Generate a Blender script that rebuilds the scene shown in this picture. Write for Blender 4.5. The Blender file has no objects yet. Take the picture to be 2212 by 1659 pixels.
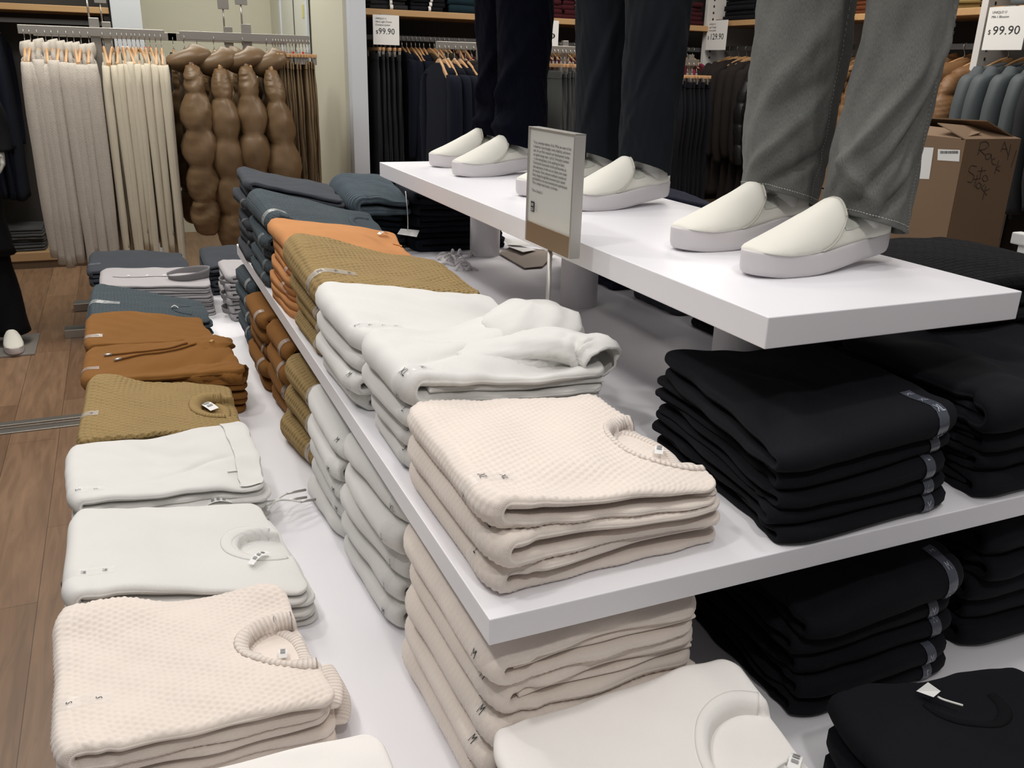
import bpy, math
import numpy as np
from mathutils import Matrix, Vector
SC = bpy.context.scene
COL = SC.collection
# ------------------------------------------------------------------ camera
CAMZ = 1.55
YAW, PIT, ROL, FPX = 0.41802275, 0.34964028, 0.028846, 1886.47
def _cam_axes():
    f = np.array([math.sin(YAW)*math.cos(PIT), math.cos(YAW)*math.cos(PIT), -math.sin(PIT)])
    r = np.array([math.cos(YAW), -math.sin(YAW), 0.0]); u = np.cross(r, f)
    return r*math.cos(ROL)+u*math.sin(ROL), -r*math.sin(ROL)+u*math.cos(ROL), f
CR, CU, CF = _cam_axes()
cam_data = bpy.data.cameras.new('camera'); cam = bpy.data.objects.new('camera', cam_data); COL.objects.link(cam)
cam_data.sensor_width = 36; cam_data.lens = FPX*36/2212; cam_data.clip_start = .05; cam_data.clip_end = 60
cam.matrix_world = Matrix(((CR[0], CU[0], -CF[0], 0), (CR[1], CU[1], -CF[1], 0), (CR[2], CU[2], -CF[2], CAMZ), (0, 0, 0, 1)))
SC.camera = cam
# ------------------------------------------------------------------ world, exposure, lamps
SC.view_settings.view_transform = 'Standard'; SC.view_settings.look = 'None'
SC.view_settings.gamma = 1.0; SC.view_settings.exposure = 0.0; SC.view_settings.use_curve_mapping = False
w = bpy.data.worlds.new('world'); SC.world = w; w.use_nodes = True
w.node_tree.nodes['Background'].inputs[0].default_value = (1.0, .97, .95, 1)
w.node_tree.nodes['Background'].inputs[1].default_value = 0.20
def spot(x, y, z, tx, ty, tz, power, size=.14, angle=70, col=(1, .965, .93), blend=.5):
    l = bpy.data.lights.new('ceiling_spot', 'SPOT'); o = bpy.data.objects.new('ceiling_spot', l); COL.objects.link(o)
    l.energy = power; l.shadow_soft_size = size/2; l.spot_size = math.radians(angle); l.spot_blend = blend; l.color = col
    o.location = (x, y, z); o.rotation_euler = (Vector((tx, ty, tz))-Vector((x, y, z))).to_track_quat('-Z', 'Y').to_euler()
    return o
def arealamp(x, y, z, sx, sy, power, col=(1, .97, .94)):
    l = bpy.data.lights.new('ceiling_lamp', 'AREA'); o = bpy.data.objects.new('ceiling_lamp', l); COL.objects.link(o)
    l.shape = 'RECTANGLE'; l.size = sx; l.size_y = sy; l.energy = power; l.color = col; o.location = (x, y, z)
    return o
spot(.35, -.5, 3.3, .40, 1.0, .8, 56, .18, 75)
spot(-.7, .9, 3.3, .30, 1.5, .8, 46, .18, 75)
spot(-.6, 2.6, 3.3, .4, 2.3, .8, 42, .18, 75)
spot(1.1, .9, 3.3, 1.0, 1.2, 1.2, 22, .18, 70)
spot(.9, 3.6, 3.3, .7, 2.3, .9, 42, .18, 75)
arealamp(.6, 1.6, 3.3, 3.0, 3.5, 37)
arealamp(-.4, 4.6, 3.2, 1.4, .8, 52, (1, .96, .88))
arealamp(.5, 6.9, 3.2, 1.8, .8, 44, (1, .97, .86))
arealamp(2.9, 4.0, 3.2, 1.2, 2.0, 62, (1, .93, .85))

# ------------------------------------------------------------------ helpers
def ray(px, py): return CR*(px-1106)/FPX - CU*(py-829.5)/FPX + CF
def onz(px, py, z): v = ray(px, py); return np.array([0, 0, CAMZ])+v*((z-CAMZ)/v[2])
def ony(px, py, y): v = ray(px, py); return np.array([0, 0, CAMZ])+v*(y/v[1])
def onx(px, py, x): v = ray(px, py); return np.array([0, 0, CAMZ])+v*(x/v[0])
def rng(s): return np.random.RandomState(s)
def tag(o, label=None, cat=None, group=None, kind=None):
    if label: o['label'] = label
    if cat: o['category'] = cat
    if group: o['group'] = group
    if kind: o['kind'] = kind
    return o
def empty(name, loc, label, cat, group=None):
    o = bpy.data.objects.new(name, None); COL.objects.link(o); o.location = loc; o.empty_display_size = .02
    return tag(o, label, cat, group)
def mesh_obj(name, V, F, mat, parent=None, origin=None, uv=None, smooth=True, fmat=None):
    V = np.asarray(V, float).reshape(-1, 3)
    if parent is not None:
        origin = np.array(parent_world(parent))
    elif origin is None:
        origin = np.array([(V[:, 0].min()+V[:, 0].max())/2, (V[:, 1].min()+V[:, 1].max())/2, V[:, 2].min()])
    origin = np.asarray(origin, float)
    me = bpy.data.meshes.new(name); me.from_pydata((V-origin).tolist(), [], [tuple(int(i) for i in f) for f in F])
    if smooth: me.polygons.foreach_set('use_smooth', [True]*len(me.polygons))
    if uv is not None:
        uvl = me.uv_layers.new(name='UVMap'); idx = np.zeros(len(me.loops), int); me.loops.foreach_get('vertex_index', idx)
        uvl.data.foreach_set('uv', np.asarray(uv)[idx].ravel())
    mats = mat if isinstance(mat, (list, tuple)) else [mat]
    for m in mats: me.materials.append(m)
    if fmat is not None: me.polygons.foreach_set('material_index', list(fmat))
    o = bpy.data.objects.new(name, me); COL.objects.link(o)
    if parent is not None: o.parent = parent
    else: o.location = origin
    return o
def parent_world(p):
    v = Vector((0, 0, 0))
    while p is not None: v += Vector(p.location); p = p.parent
    return v
class MB:
    """collects simple shapes in world coordinates, then links them as one mesh"""
    def __init__(s): s.V = []; s.F = []; s.n = 0
    def add(s, V, F):
        V = np.asarray(V, float).reshape(-1, 3); s.V.append(V); s.F += [tuple(int(i)+s.n for i in f) for f in F]; s.n += len(V); return s
    def box(s, x0, x1, y0, y1, z0, z1, b=0.0):
        if b <= 0:
            V = [(x, y, z) for x in (x0, x1) for y in (y0, y1) for z in (z0, z1)]
            F = [(0, 1, 3, 2), (4, 6, 7, 5), (0, 4, 5, 1), (2, 3, 7, 6), (0, 2, 6, 4), (1, 5, 7, 3)]
            return s.add(V, F)
        import bmesh
        bm = bmesh.new(); bmesh.ops.create_cube(bm, size=1)
        for v in bm.verts: v.co = Vector(((x0+x1)/2+v.co.x*(x1-x0), (y0+y1)/2+v.co.y*(y1-y0), (z0+z1)/2+v.co.z*(z1-z0)))
        bmesh.ops.bevel(bm, geom=bm.edges[:], offset=b, segments=2, affect='EDGES', profile=.5)
        bm.verts.index_update(); s.add([v.co[:] for v in bm.verts], [[v.index for v in f.verts] for f in bm.faces]); bm.free(); return s
    def tube(s, pts, r, n=8, caps=True):
        P = np.asarray(pts, float); m = len(P); R = np.full(m, r) if np.isscalar(r) else np.asarray(r)
        T = np.gradient(P, axis=0); T /= np.linalg.norm(T, axis=1)[:, None]+1e-9
        up = np.array([0, 0, 1.0]) if abs(T[0][2]) < .9 else np.array([1.0, 0, 0])
        V = []; N = np.cross(T[0], up); N /= np.linalg.norm(N)
        for i in range(m):
            N = N-T[i]*(N@T[i]); N /= np.linalg.norm(N)+1e-9; B = np.cross(T[i], N)
            for k in range(n):
                a = 2*math.pi*k/n; V.append(P[i]+R[i]*(math.cos(a)*N+math.sin(a)*B))
        F = [(i*n+k, i*n+(k+1) % n, (i+1)*n+(k+1) % n, (i+1)*n+k) for i in range(m-1) for k in range(n)]
        if caps: F += [tuple(range(n))[::-1], tuple((m-1)*n+k for k in range(n))]
        return s.add(V, F)
    def rings(s, R, caps=True, closed=True):
        R = np.asarray(R, float); m, n = R.shape[:2]
        F = [(i*n+k, i*n+(k+1) % n, (i+1)*n+(k+1) % n, (i+1)*n+k) for i in range(m-1) for k in range(n if closed else n-1)]
        if caps: F += [tuple(range(n))[::-1], tuple((m-1)*n+k for k in range(n))]
        return s.add(R.reshape(-1, 3), F)
    def build(s, name, mat, parent=None, smooth=False, origin=None, uv=None):
        return mesh_obj(name, np.concatenate(s.V), s.F, mat, parent, origin, uv, smooth)
def autosmooth(o, ang=40):
    me = o.data; me.polygons.foreach_set('use_smooth', [True]*len(me.polygons))
    try: me.set_sharp_from_angle(angle=math.radians(ang))
    except Exception: pass
    return o
def catmull(pts, n=8):
    P = np.asarray(pts, float); P = np.vstack([2*P[0]-P[1], P, 2*P[-1]-P[-2]]); out = []
    for i in range(1, len(P)-2):
        for t in np.linspace(0, 1, n, endpoint=False):
            a, b, c, d = P[i-1], P[i], P[i+1], P[i+2]
            out.append(.5*((2*b)+(-a+c)*t+(2*a-5*b+4*c-d)*t*t+(-a+3*b-3*c+d)*t**3))
    out.append(P[-2]); return np.array(out)
def wob(x, y, seed=0, f=1.0):
    """smooth value noise from sines, about -1..1"""
    r = rng(seed+17); o = 0
    for k in range(5):
        fx, fy, ph = r.uniform(-1, 1), r.uniform(-1, 1), r.uniform(0, 6.28); m = (1+k*.8)*f
        o = o+np.sin((fx*x+fy*y)*m*9+ph)/(1+k*.6)
    return o/2.4
def sstep(a, b, x): t = np.clip((x-a)/(b-a), 0, 1); return t*t*(3-2*t)

# ------------------------------------------------------------------ materials
MAT = {}
def nt(name):
    m = bpy.data.materials.new(name); m.use_nodes = True; t = m.node_tree; return m, t, t.nodes['Principled BSDF']
def plain(name, col, rough=.6, metal=0.0, spec=.5, coat=0, alpha=1.0, trans=0):
    if name in MAT: return MAT[name]
    m, t, b = nt(name); b.inputs['Base Color'].default_value = (*col, 1); b.inputs['Roughness'].default_value = rough
    b.inputs['Metallic'].default_value = metal; b.inputs['Specular IOR Level'].default_value = spec
    b.inputs['Coat Weight'].default_value = coat; b.inputs['Alpha'].default_value = alpha; b.inputs['Transmission Weight'].default_value = trans
    n = t.nodes.new('ShaderNodeTexNoise'); n.inputs['Scale'].default_value = 60
    bp = t.nodes.new('ShaderNodeBump'); bp.inputs['Strength'].default_value = .02; bp.inputs['Distance'].default_value = .002
    t.links.new(n.outputs[0], bp.inputs['Height']); t.links.new(bp.outputs[0], b.inputs['Normal'])
    MAT[name] = m; return m
def math_n(t, op, a, b=None, c=None):
    n = t.nodes.new('ShaderNodeMath'); n.operation = op
    for i, v in enumerate((a, b, c)):
        if v is None: continue
        if isinstance(v, (int, float)): n.inputs[i].default_value = v
        else: t.links.new(v, n.inputs[i])
    return n.outputs[0]
def cloth(name, col, knit='fine', period=.008, depth=.0015, sheen=.15, var=.08, rough=.92, spec=.15, obj=False):
    """woven or knitted cloth: pattern as relief on the UV map (metres)"""
    if name in MAT: return MAT[name]
    m, t, b = nt(name); b.inputs['Roughness'].default_value = rough; b.inputs['Specular IOR Level'].default_value = spec
    b.inputs['Sheen Weight'].default_value = sheen; b.inputs['Sheen Roughness'].default_value = .6
    b.inputs['Sheen Tint'].default_value = (*[min(1, c*1.5+.1) for c in col], 1)
    tc = t.nodes.new('ShaderNodeTexCoord'); co = tc.outputs['Object' if obj else 'UV']
    nz = t.nodes.new('ShaderNodeTexNoise'); nz.inputs['Scale'].default_value = 14 if not obj else 8; nz.inputs['Detail'].default_value = 4
    t.links.new(tc.outputs['Object'], nz.inputs['Vector'])
    mx = t.nodes.new('ShaderNodeMix'); mx.data_type = 'RGBA'; mx.inputs[6].default_value = (*[c*(1-var) for c in col], 1)
    mx.inputs[7].default_value = (*[min(1, c*(1+var)) for c in col], 1); t.links.new(nz.outputs[0], mx.inputs[0]); t.links.new(mx.outputs[2], b.inputs['Base Color'])
    sp = t.nodes.new('ShaderNodeSeparateXYZ'); t.links.new(co, sp.inputs[0]); X, Y = sp.outputs[0], sp.outputs[1]
    fz = t.nodes.new('ShaderNodeTexNoise'); fz.inputs['Scale'].default_value = 900; fz.inputs['Detail'].default_value = 2; t.links.new(tc.outputs['Object'], fz.inputs['Vector'])
    k = 2*math.pi/period
    if knit == 'honey':
        ya = math_n(t, 'MULTIPLY', Y, k*.866); xa = math_n(t, 'MULTIPLY', X, k)
        h = math_n(t, 'ADD', math_n(t, 'COSINE', xa), math_n(t, 'MULTIPLY', math_n(t, 'MULTIPLY', math_n(t, 'COSINE', math_n(t, 'MULTIPLY', X, k*.5)), math_n(t, 'COSINE', ya)), 2.0))
        h = math_n(t, 'MULTIPLY', h, .33)
    elif knit == 'rib':
        h = math_n(t, 'ABSOLUTE', math_n(t, 'SINE', math_n(t, 'MULTIPLY', Y, k*.5)))
    elif knit == 'ribx':
        h = math_n(t, 'ABSOLUTE', math_n(t, 'SINE', math_n(t, 'MULTIPLY', X, k*.5)))
    elif knit == 'basket':
        br = t.nodes.new('ShaderNodeTexBrick'); br.inputs['Scale'].default_value = 1.0; br.inputs['Brick Width'].default_value = period*2.2; br.inputs['Row Height'].default_value = period
        br.inputs['Mortar Size'].default_value = period*.16; br.inputs['Mortar Smooth'].default_value = 1.0
        br.inputs['Color1'].default_value = (1, 1, 1, 1); br.inputs['Color2'].default_value = (1, 1, 1, 1); br.inputs['Mortar'].default_value = (0, 0, 0, 1)
        t.links.new(co, br.inputs['Vector']); h = math_n(t, 'ADD', br.outputs['Color'], math_n(t, 'MULTIPLY', math_n(t, 'ABSOLUTE', math_n(t, 'SINE', math_n(t, 'MULTIPLY', X, k*1.5))), .25))
    else:
        h = math_n(t, 'MULTIPLY', math_n(t, 'SINE', math_n(t, 'MULTIPLY', X, 2*math.pi/.0022)), math_n(t, 'SINE', math_n(t, 'MULTIPLY', Y, 2*math.pi/.0022)))
        h = math_n(t, 'MULTIPLY', h, .15)
    h = math_n(t, 'ADD', h, math_n(t, 'MULTIPLY', fz.outputs[0], .35))
    bp = t.nodes.new('ShaderNodeBump'); bp.inputs['Strength'].default_value = 1.0; bp.inputs['Distance'].default_value = depth
    t.links.new(h, bp.inputs['Height']); t.links.new(bp.outputs[0], b.inputs['Normal'])
    MAT[name] = m; return m
C_PINK = (.80, .71, .64); C_WHITE = (.70, .69, .665); C_MUST = (.34, .235, .100); C_BROWN = (.215, .095, .024); C_ORANGE = (.52, .24, .095)
C_BLUE = (.064, .083, .096); C_CHAR = (.045, .050, .060); C_BLACK = (.0075, .0075, .0105)
mPink = cloth('pink_honeycomb_knit', C_PINK, 'honey', .010, .0030, .35, .05)
mPinkD = cloth('pink_knit_wool', C_PINK, 'fine', .01, .0008, .35, .05)
mPinkRib = cloth('pink_rib_knit', C_PINK, 'rib', .0065, .0018, .3, .05)
mWhite = cloth('white_fleece', C_WHITE, 'fine', .008, .0006, .2, .03)
mWhiteRib = cloth('white_rib', C_WHITE, 'fine', .003, .0006, .2, .03)
mTee = cloth('white_jersey', (.84, .81, .78), 'fine', .008, .0003, .1, .02)
mMust = cloth('mustard_dimple_knit', C_MUST, 'honey', .0125, .0045, .3, .08)
mMustRib = cloth('mustard_rib', C_MUST, 'rib', .0065, .0018, .3, .06)
mBrown = cloth('brown_fleece', C_BROWN, 'fine', .008, .0006, .2, .07)
mOrange = cloth('orange_twill', C_ORANGE, 'fine', .008, .0004, .1, .07)
mBlue = cloth('slate_blue_basket_knit', C_BLUE, 'basket', .010, .0035, .3, .10)
mBlueF = cloth('slate_blue_knit', C_BLUE, 'rib', .006, .003, .3, .10)
mBlueRib = cloth('slate_blue_rib_knit', (.075, .100, .120), 'rib', .011, .006, .3, .06)
mChar = cloth('charcoal_jersey', C_CHAR, 'fine', .008, .0005, .15, .08)
mBlack = cloth('black_fleece', C_BLACK, 'fine', .008, .0006, .06, .10)
mBlackK = cloth('black_knit', (.008, .008, .010), 'basket', .012, .004, .08, .12)
mNavyK = cloth('navy_knit', (.016, .018, .038), 'basket', .008, .003, .15, .12)
mShirt = cloth('grey_cotton', (.38, .36, .37), 'fine', .008, .0003, .1, .04)
mShirtD = cloth('dark_grey_collar_cotton', (.20, .19, .195), 'fine', .008, .0003, .1, .04)
mBoard = plain('white_lacquered_board', (.82, .81, .845), .38, spec=.4)
mPillar = plain('white_pillar_paint', (.74, .72, .74), .55)
mTagW = plain('white_paper', (.82, .82, .80), .6)
mInk = plain('black_ink', (.02, .02, .022), .6)
mInkG = plain('grey_ink', (.28, .28, .28), .6)
mSilver = plain('brushed_steel', (.50, .48, .45), .42, .75)
mRail = plain('grey_metal', (.40, .38, .35), .38, .8)
mDarkRail = plain('dark_metal', (.10, .10, .10), .5, .6)
mWoodH = plain('hanger_wood', (.50, .29, .14), .45)
mCord = plain('white_cord', (.75, .75, .72), .7)
def film(name, col, alpha, rough=.2):
    m = plain(name, col, rough, spec=.7, alpha=alpha); return m
mFilm = film('clear_size_strip', (.80, .80, .80), .14, .18)
mFilmC = film('clear_size_strip_on_colour', (.75, .75, .75), .34, .18)
mFilmD = film('clear_size_strip_on_dark', (.35, .37, .42), .22, .25)

# ------------------------------------------------------------------ puffy sheets and folded garments
def solid_sheet(M, H, uv, disp=None):
    """mid-surface grid M (n,m,3) thickened by H on each side, borders closed; returns V,F,UV"""
    n, m = M.shape[:2]
    da = np.gradient(M, axis=0); dv = np.gradient(M, axis=1); N = np.cross(da, dv); N /= np.linalg.norm(N, axis=2)[..., None]+1e-12
    Ho = H if disp is None else H+disp*np.clip(H/np.maximum(H.max()*.7, 1e-6), 0, 1)
    A = M+N*Ho[..., None]; B = M-N*H[..., None]
    V = np.concatenate([A.reshape(-1, 3), B.reshape(-1, 3)]); o = n*m
    i, j = np.meshgrid(np.arange(n-1), np.arange(m-1), indexing='ij'); a = (i*m+j).ravel(); b = a+1; c = a+m+1; d = a+m
    F = np.concatenate([np.stack([a, d, c, b], 1), np.stack([a+o, b+o, c+o, d+o], 1)]).tolist()
    top = [k for k in range(m)]; rt = [k*m+m-1 for k in range(n)]; bt = [(n-1)*m+k for k in range(m)][::-1]; lf = [k*m for k in range(n)][::-1]
    loop = top[:-1]+rt[:-1]+bt[:-1]+lf[:-1]
    for k in range(len(loop)): p, q = loop[k], loop[(k+1) % len(loop)]; F.append((p, q, q+o, p+o))
    return V, F, np.concatenate([uv.reshape(-1, 2)]*2), N
def edge_grid(n, L, r):
    e = r*np.array([0, .04, .15, .35, .65])/L; mid = np.linspace(r/L, 1-r/L, max(n-10, 4)); return np.concatenate([e, mid, 1-e[::-1]])
class Fold:
    """A garment folded once over: closed rounded fold along one side (A-D), open layers on the other (B-C).
    quad = A near-fold, B near-open, C far-open, D far-fold (xy); zb, zt = functions (u, v) -> z."""
    def __init__(s, quad, zb, zt, gap=.004, rc=.035, rc2=.03, seed=0, wav=.006, top_short=0.0, bot_short=0.0):
        s.bump = 1
        s.q = [np.array(p, float) for p in quad]; s.zb = zb; s.zt = zt; s.gap = gap; s.rc = rc; s.rc2 = rc2; s.seed = seed; s.wav = wav
        A, B, C, D = s.q; s.W = (np.linalg.norm(B-A)+np.linalg.norm(C-D))/2; s.L = (np.linalg.norm(D-A)+np.linalg.norm(C-B))/2
        T = float(zt(np.array(.06), np.array(.5))-zb(np.array(.06), np.array(.5))); s.T0 = T
        s.R0 = T/4+gap/4; s.half = s.W-s.R0+math.pi/2*s.R0; s.a0 = math.pi/2*s.R0/s.half; s.ts = top_short; s.bs = bot_short
    def mid(s, a, v):
        a = np.asarray(a, float); v = np.asarray(v, float); a, v = np.broadcast_arrays(a, v); sg = np.where(a >= 0, 1.0, -1.0); ab = np.abs(a)
        flat = ab >= s.a0; q = np.clip((ab-s.a0)/(1-s.a0), 0, 1)
        uR = s.R0/s.W
        Tf = s.zt(uR+v*0, v)-s.zb(uR+v*0, v); tf = (Tf-s.gap*.6)/2; R = (Tf-tf)/2
        sh = np.where(sg > 0, s.ts, s.bs)
        dx = R+(s.W*(1-sh)-R)*q; u = dx/s.W; zt = s.zt(u, v); zb = s.zb(u, v); T = zt-zb
        g = s.gap*(.6+.4*sstep(0, .15, q)); t = np.maximum((T-g)/2, .002)
        zfl = np.where(sg > 0, zt-t/2, zb+t/2)
        th = a/s.a0*math.pi/2; zc = (s.zt(uR+v*0, v)+s.zb(uR+v*0, v))/2
        dxa = R-R*np.cos(np.clip(th, -math.pi/2, math.pi/2)); za = zc+R*np.sin(np.clip(th, -math.pi/2, math.pi/2))
        d = np.where(flat, dx, dxa); z = np.where(flat, zfl, za); t = np.where(flat, t, tf); u = d/s.W
        dv = np.minimum(v, 1-v)*s.L
        ins = s.rc*.42*(1-np.clip(dv/(s.rc*1.4), 0, 1))**2; ins2 = s.rc2*(1-np.sqrt(np.clip(1-(1-np.clip(dv/s.rc2, 0, 1))**2, 0, 1)))
        u = u+(ins*(1-u)-ins2*u)/s.W
        lay = sg*sstep(0, .2, q)
        nz = wob(u*1.2, v*.15+lay*.35, s.seed, .8)*s.wav; ww = (v-.5)*2
        vv = v+ww*nz/s.L
        uu = u+wob(v*1.1, lay*.4, s.seed+5, .8)*s.wav/s.W*(u*.8+.2)
        A, B, C, D = s.q
        P = ((1-uu)*(1-vv))[..., None]*A+(uu*(1-vv))[..., None]*B+(uu*vv)[..., None]*C+((1-uu)*vv)[..., None]*D
        H = t/2; re = np.maximum(H, .004)
        da = (1-ab)*s.half; e = lambda x: np.sqrt(np.clip(1-(1-np.clip(x/re, 0, 1))**2, 0, 1))
        return np.concatenate([P, z[..., None]], -1), H*e(da)*e(dv)
    def surf(s, a, v, off=0.0):
        """point and normal on the outer surface"""
        h = 1e-3; M, H = s.mid(a, v); Ma, _ = s.mid(np.asarray(a)+h, v); Mv, _ = s.mid(a, np.asarray(v)+h)
        Mb, _ = s.mid(np.asarray(a)-h, v); Mw, _ = s.mid(a, np.asarray(v)-h)
        N = np.cross(Ma-Mb, Mv-Mw); N /= np.linalg.norm(N, axis=-1)[..., None]+1e-12
        return M+N*(H+off)[..., None] if not np.isscalar(off) else M+N*(H+off)[..., None], N
    def build(s, name, mat, na=60, nv=34, disp=0.0, period=.008, parent=None):
        re = max(s.T0/4, .004); va = edge_grid(nv, s.L, re)
        ea = 1-re/s.half*np.array([0, .04, .15, .35, .65]); aa = np.concatenate([-ea, np.linspace(-ea[-1]*.985, ea[-1]*.985, max(na-10, 8)), ea[::-1]])
        a, v = np.meshgrid(aa, va, indexing='ij'); M, H = s.mid(a, v); uv = np.stack([a*s.half, v*s.L], -1)
        dp = None
        if disp:
            k = 2*math.pi/period; X = uv[..., 0]+.0012*wob(uv[..., 0]*3, uv[..., 1]*3, s.seed, 2); Y = uv[..., 1]; h = (np.cos(X*k)+2*np.cos(X*k*.5)*np.cos(Y*k*.866))/3
            dp = disp*(h if s.bump > 0 else -np.maximum(h, 0)**1.5*1.4)
        V, F, UV, N = solid_sheet(M, H, uv, dp)
        if s.gap >= .011:   # folded-in sleeves show as a middle layer between the two
            q = np.concatenate([.10+np.array([0, .003, .010, .02]), np.linspace(.15, .93, 22), .955+np.array([0, .01, .017, .02])]); uq, vq = np.meshgrid(q, va, indexing='ij')
            zt_ = s.zt(uq, vq); zb_ = s.zb(uq, vq); A, B, C, D = s.q; vv = .02+.96*vq+.012*wob(uq, vq*.2, s.seed+9, .8)*(vq-.5)*2
            P_ = ((1-uq)*(1-vv))[..., None]*A+(uq*(1-vv))[..., None]*B+(uq*vv)[..., None]*C+((1-uq)*vv)[..., None]*D
            H_ = s.gap*.40*np.sqrt(np.clip(1-(1-np.clip(np.minimum(np.minimum(uq-.10, .975-uq)*s.W, np.minimum(vq, 1-vq)*s.L)/(s.gap*.4), 0, 1))**2, 0, 1))
            M_ = np.concatenate([P_, ((zt_+zb_)/2)[..., None]], -1); V2, F2, UV2, _ = solid_sheet(M_, H_, np.stack([uq*s.W, vq*s.L], -1)); o_ = len(V)
            V = np.concatenate([V, V2]); F = F+[tuple(i+o_ for i in f) for f in F2]; UV = np.concatenate([UV, UV2])
        return mesh_obj(name, V, F, mat, parent, None, UV)
    # ---- things on the surface
    def patch(s, name, mat, a0, a1, v0, v1, parent, off=.0008, n=14, m=4, thick=.0003):
        a, v = np.meshgrid(np.linspace(a0, a1, n), np.linspace(v0, v1, m), indexing='ij'); P, N = s.surf(a, v, off)
        V = np.concatenate([(P+N*thick).reshape(-1, 3), (P-N*thick).reshape(-1, 3)]); o = n*m
        i, j = np.meshgrid(np.arange(n-1), np.arange(m-1), indexing='ij'); q = (i*m+j).ravel()
        F = np.stack([q, q+m, q+m+1, q+1], 1).tolist()
        uv = np.concatenate([np.stack([a*s.half, v*s.L], -1).reshape(-1, 2)]*2)
        return mesh_obj(name, V[:o], F, mat, parent, None, uv[:o])
    def strip(s, parent, txt, ctr=0.0, length=.11, v=.1, width=.022, mat=None, ink=None, n=4, size=.0112, outline=False, rot=0, name='size_sticker'):
        """clear size strip laid over the fold, letters repeated along it"""
        dvv = width/s.L/2; a0 = (ctr-length/2)/s.half; a1 = (ctr+length/2)/s.half
        st = s.patch(name, mat or mFilm, a0, a1, v-dvv, v+dvv, parent, .0010, 18, 3)
        V = []; F = []; nn = 0
        for k in range(n):
            c = ctr-length/2+length*(k+.5)/n; tv, tf = text2d(txt, size)
            x, y = tv[:, 0], tv[:, 1]
            if rot: x, y = -x, -y
            # text baseline runs along the strip's width so it reads from the aisle
            aa = (c+y)/s.half; vv = v-x/s.L
            P, N = s.surf(aa, vv, .0017); V.append(P); F += [tuple(i+nn for i in f) for f in tf]; nn += len(P)
        mesh_obj('size_print', np.concatenate(V), F, ink or mInk, st, smooth=False)
        return st
_TX = {}
def text2d(txt, size, center=True):
    key = (txt, center)
    if key not in _TX:
        cu = bpy.data.curves.new('tmp', 'FONT'); cu.body = txt; cu.size = 1.0; cu.resolution_u = 2; cu.align_x = 'CENTER' if center else 'LEFT'; cu.align_y = 'CENTER' if center else 'TOP_BASELINE'
        ob = bpy.data.objects.new('tmp', cu); COL.objects.link(ob); dg = bpy.context.evaluated_depsgraph_get(); dg.update()
        me = bpy.data.meshes.new_from_object(ob.evaluated_get(dg)); V = np.array([v.co[:2] for v in me.vertices]); F = [tuple(p.vertices) for p in me.polygons]
        bpy.data.objects.remove(ob); bpy.data.meshes.remove(me); bpy.data.curves.remove(cu); _TX[key] = (V, F)
    V, F = _TX[key]; return V*size, F
ORD = ['topmost', 'second from top', 'third from top', 'fourth from top', 'fifth from top', 'sixth from top', 'seventh from top', 'eighth from top', 'ninth from top', 'tenth from top']
def bil(c, u, v): return c[0]*(1-u)*(1-v)+c[1]*u*(1-v)+c[2]*u*v+c[3]*(1-u)*v
def stack(desc, where, cat, name, quad, z0, H4, N, mat, group, seed=1, jit=.006, res=(46, 24), gap=.004, weights=None, sculpt=None, strips=None,
          disp=0, period=.008, bump=1, film=None, top_res=None, nz=.0035, top_quad=None, rc=.035, wav=.009, top_label=None, top_mat=None, outmost=2, labels=None):
    """a pile of N folded garments; returns [(Fold, object)] from bottom to top"""
    r = rng(seed); wts = np.ones(N) if weights is None else np.array(weights, float); cum = np.concatenate([[0], np.cumsum(wts)/wts.sum()])
    out = []
    for k in range(N):
        j = r.uniform(-jit, jit, (4, 2))+r.uniform(-jit, jit, 2)
        base = quad
        if top_quad is not None: f = (k+.5)/N; base = [np.array(q)*(1-f)+np.array(tq)*f for q, tq in zip(quad, top_quad)]
        qd = [np.array(p)+jj for p, jj in zip(base, j)]
        def zf(kk, topmost=False):
            c = cum[kk]
            def f(u, v, c=c, kk=kk, tm=topmost):
                z = z0+bil(H4, u, v)*c
                if kk > 0: z = z+wob(u, v, seed*7+kk, .45)*nz*(1.3 if kk == N else 1)
                if tm: z = z+wob(u+3, v, seed*7+99, 1.1)*.0035
                if tm and sculpt is not None: z = z+sculpt(u, v)
                return z
            return f
        zb = zf(k); zt = zf(k+1, k == N-1)
        F = Fold(qd, (lambda u, v, g=zb: g(u, v)+.0006), zt, gap, rc, .03, seed*31+k, wav)
        F.bump = bump; hi = (k == N-1 and top_res); na, nv = top_res if hi else res
        lab = labels[k] if labels and labels[k] else f"{desc}, {ORD[N-1-k]} {where}"
        if k == N-1 and top_label: lab = top_label
        o = F.build(name, (top_mat if (k == N-1 and top_mat) else mat), na, nv, disp, period)
        tag(o, lab, cat, group if N > 1 else None)
        if strips and k in strips:
            sp = dict(strips[k]); sp.setdefault('mat', film or mFilm); F.strip(o, **sp)
        out.append((F, o))
    return out
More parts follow.
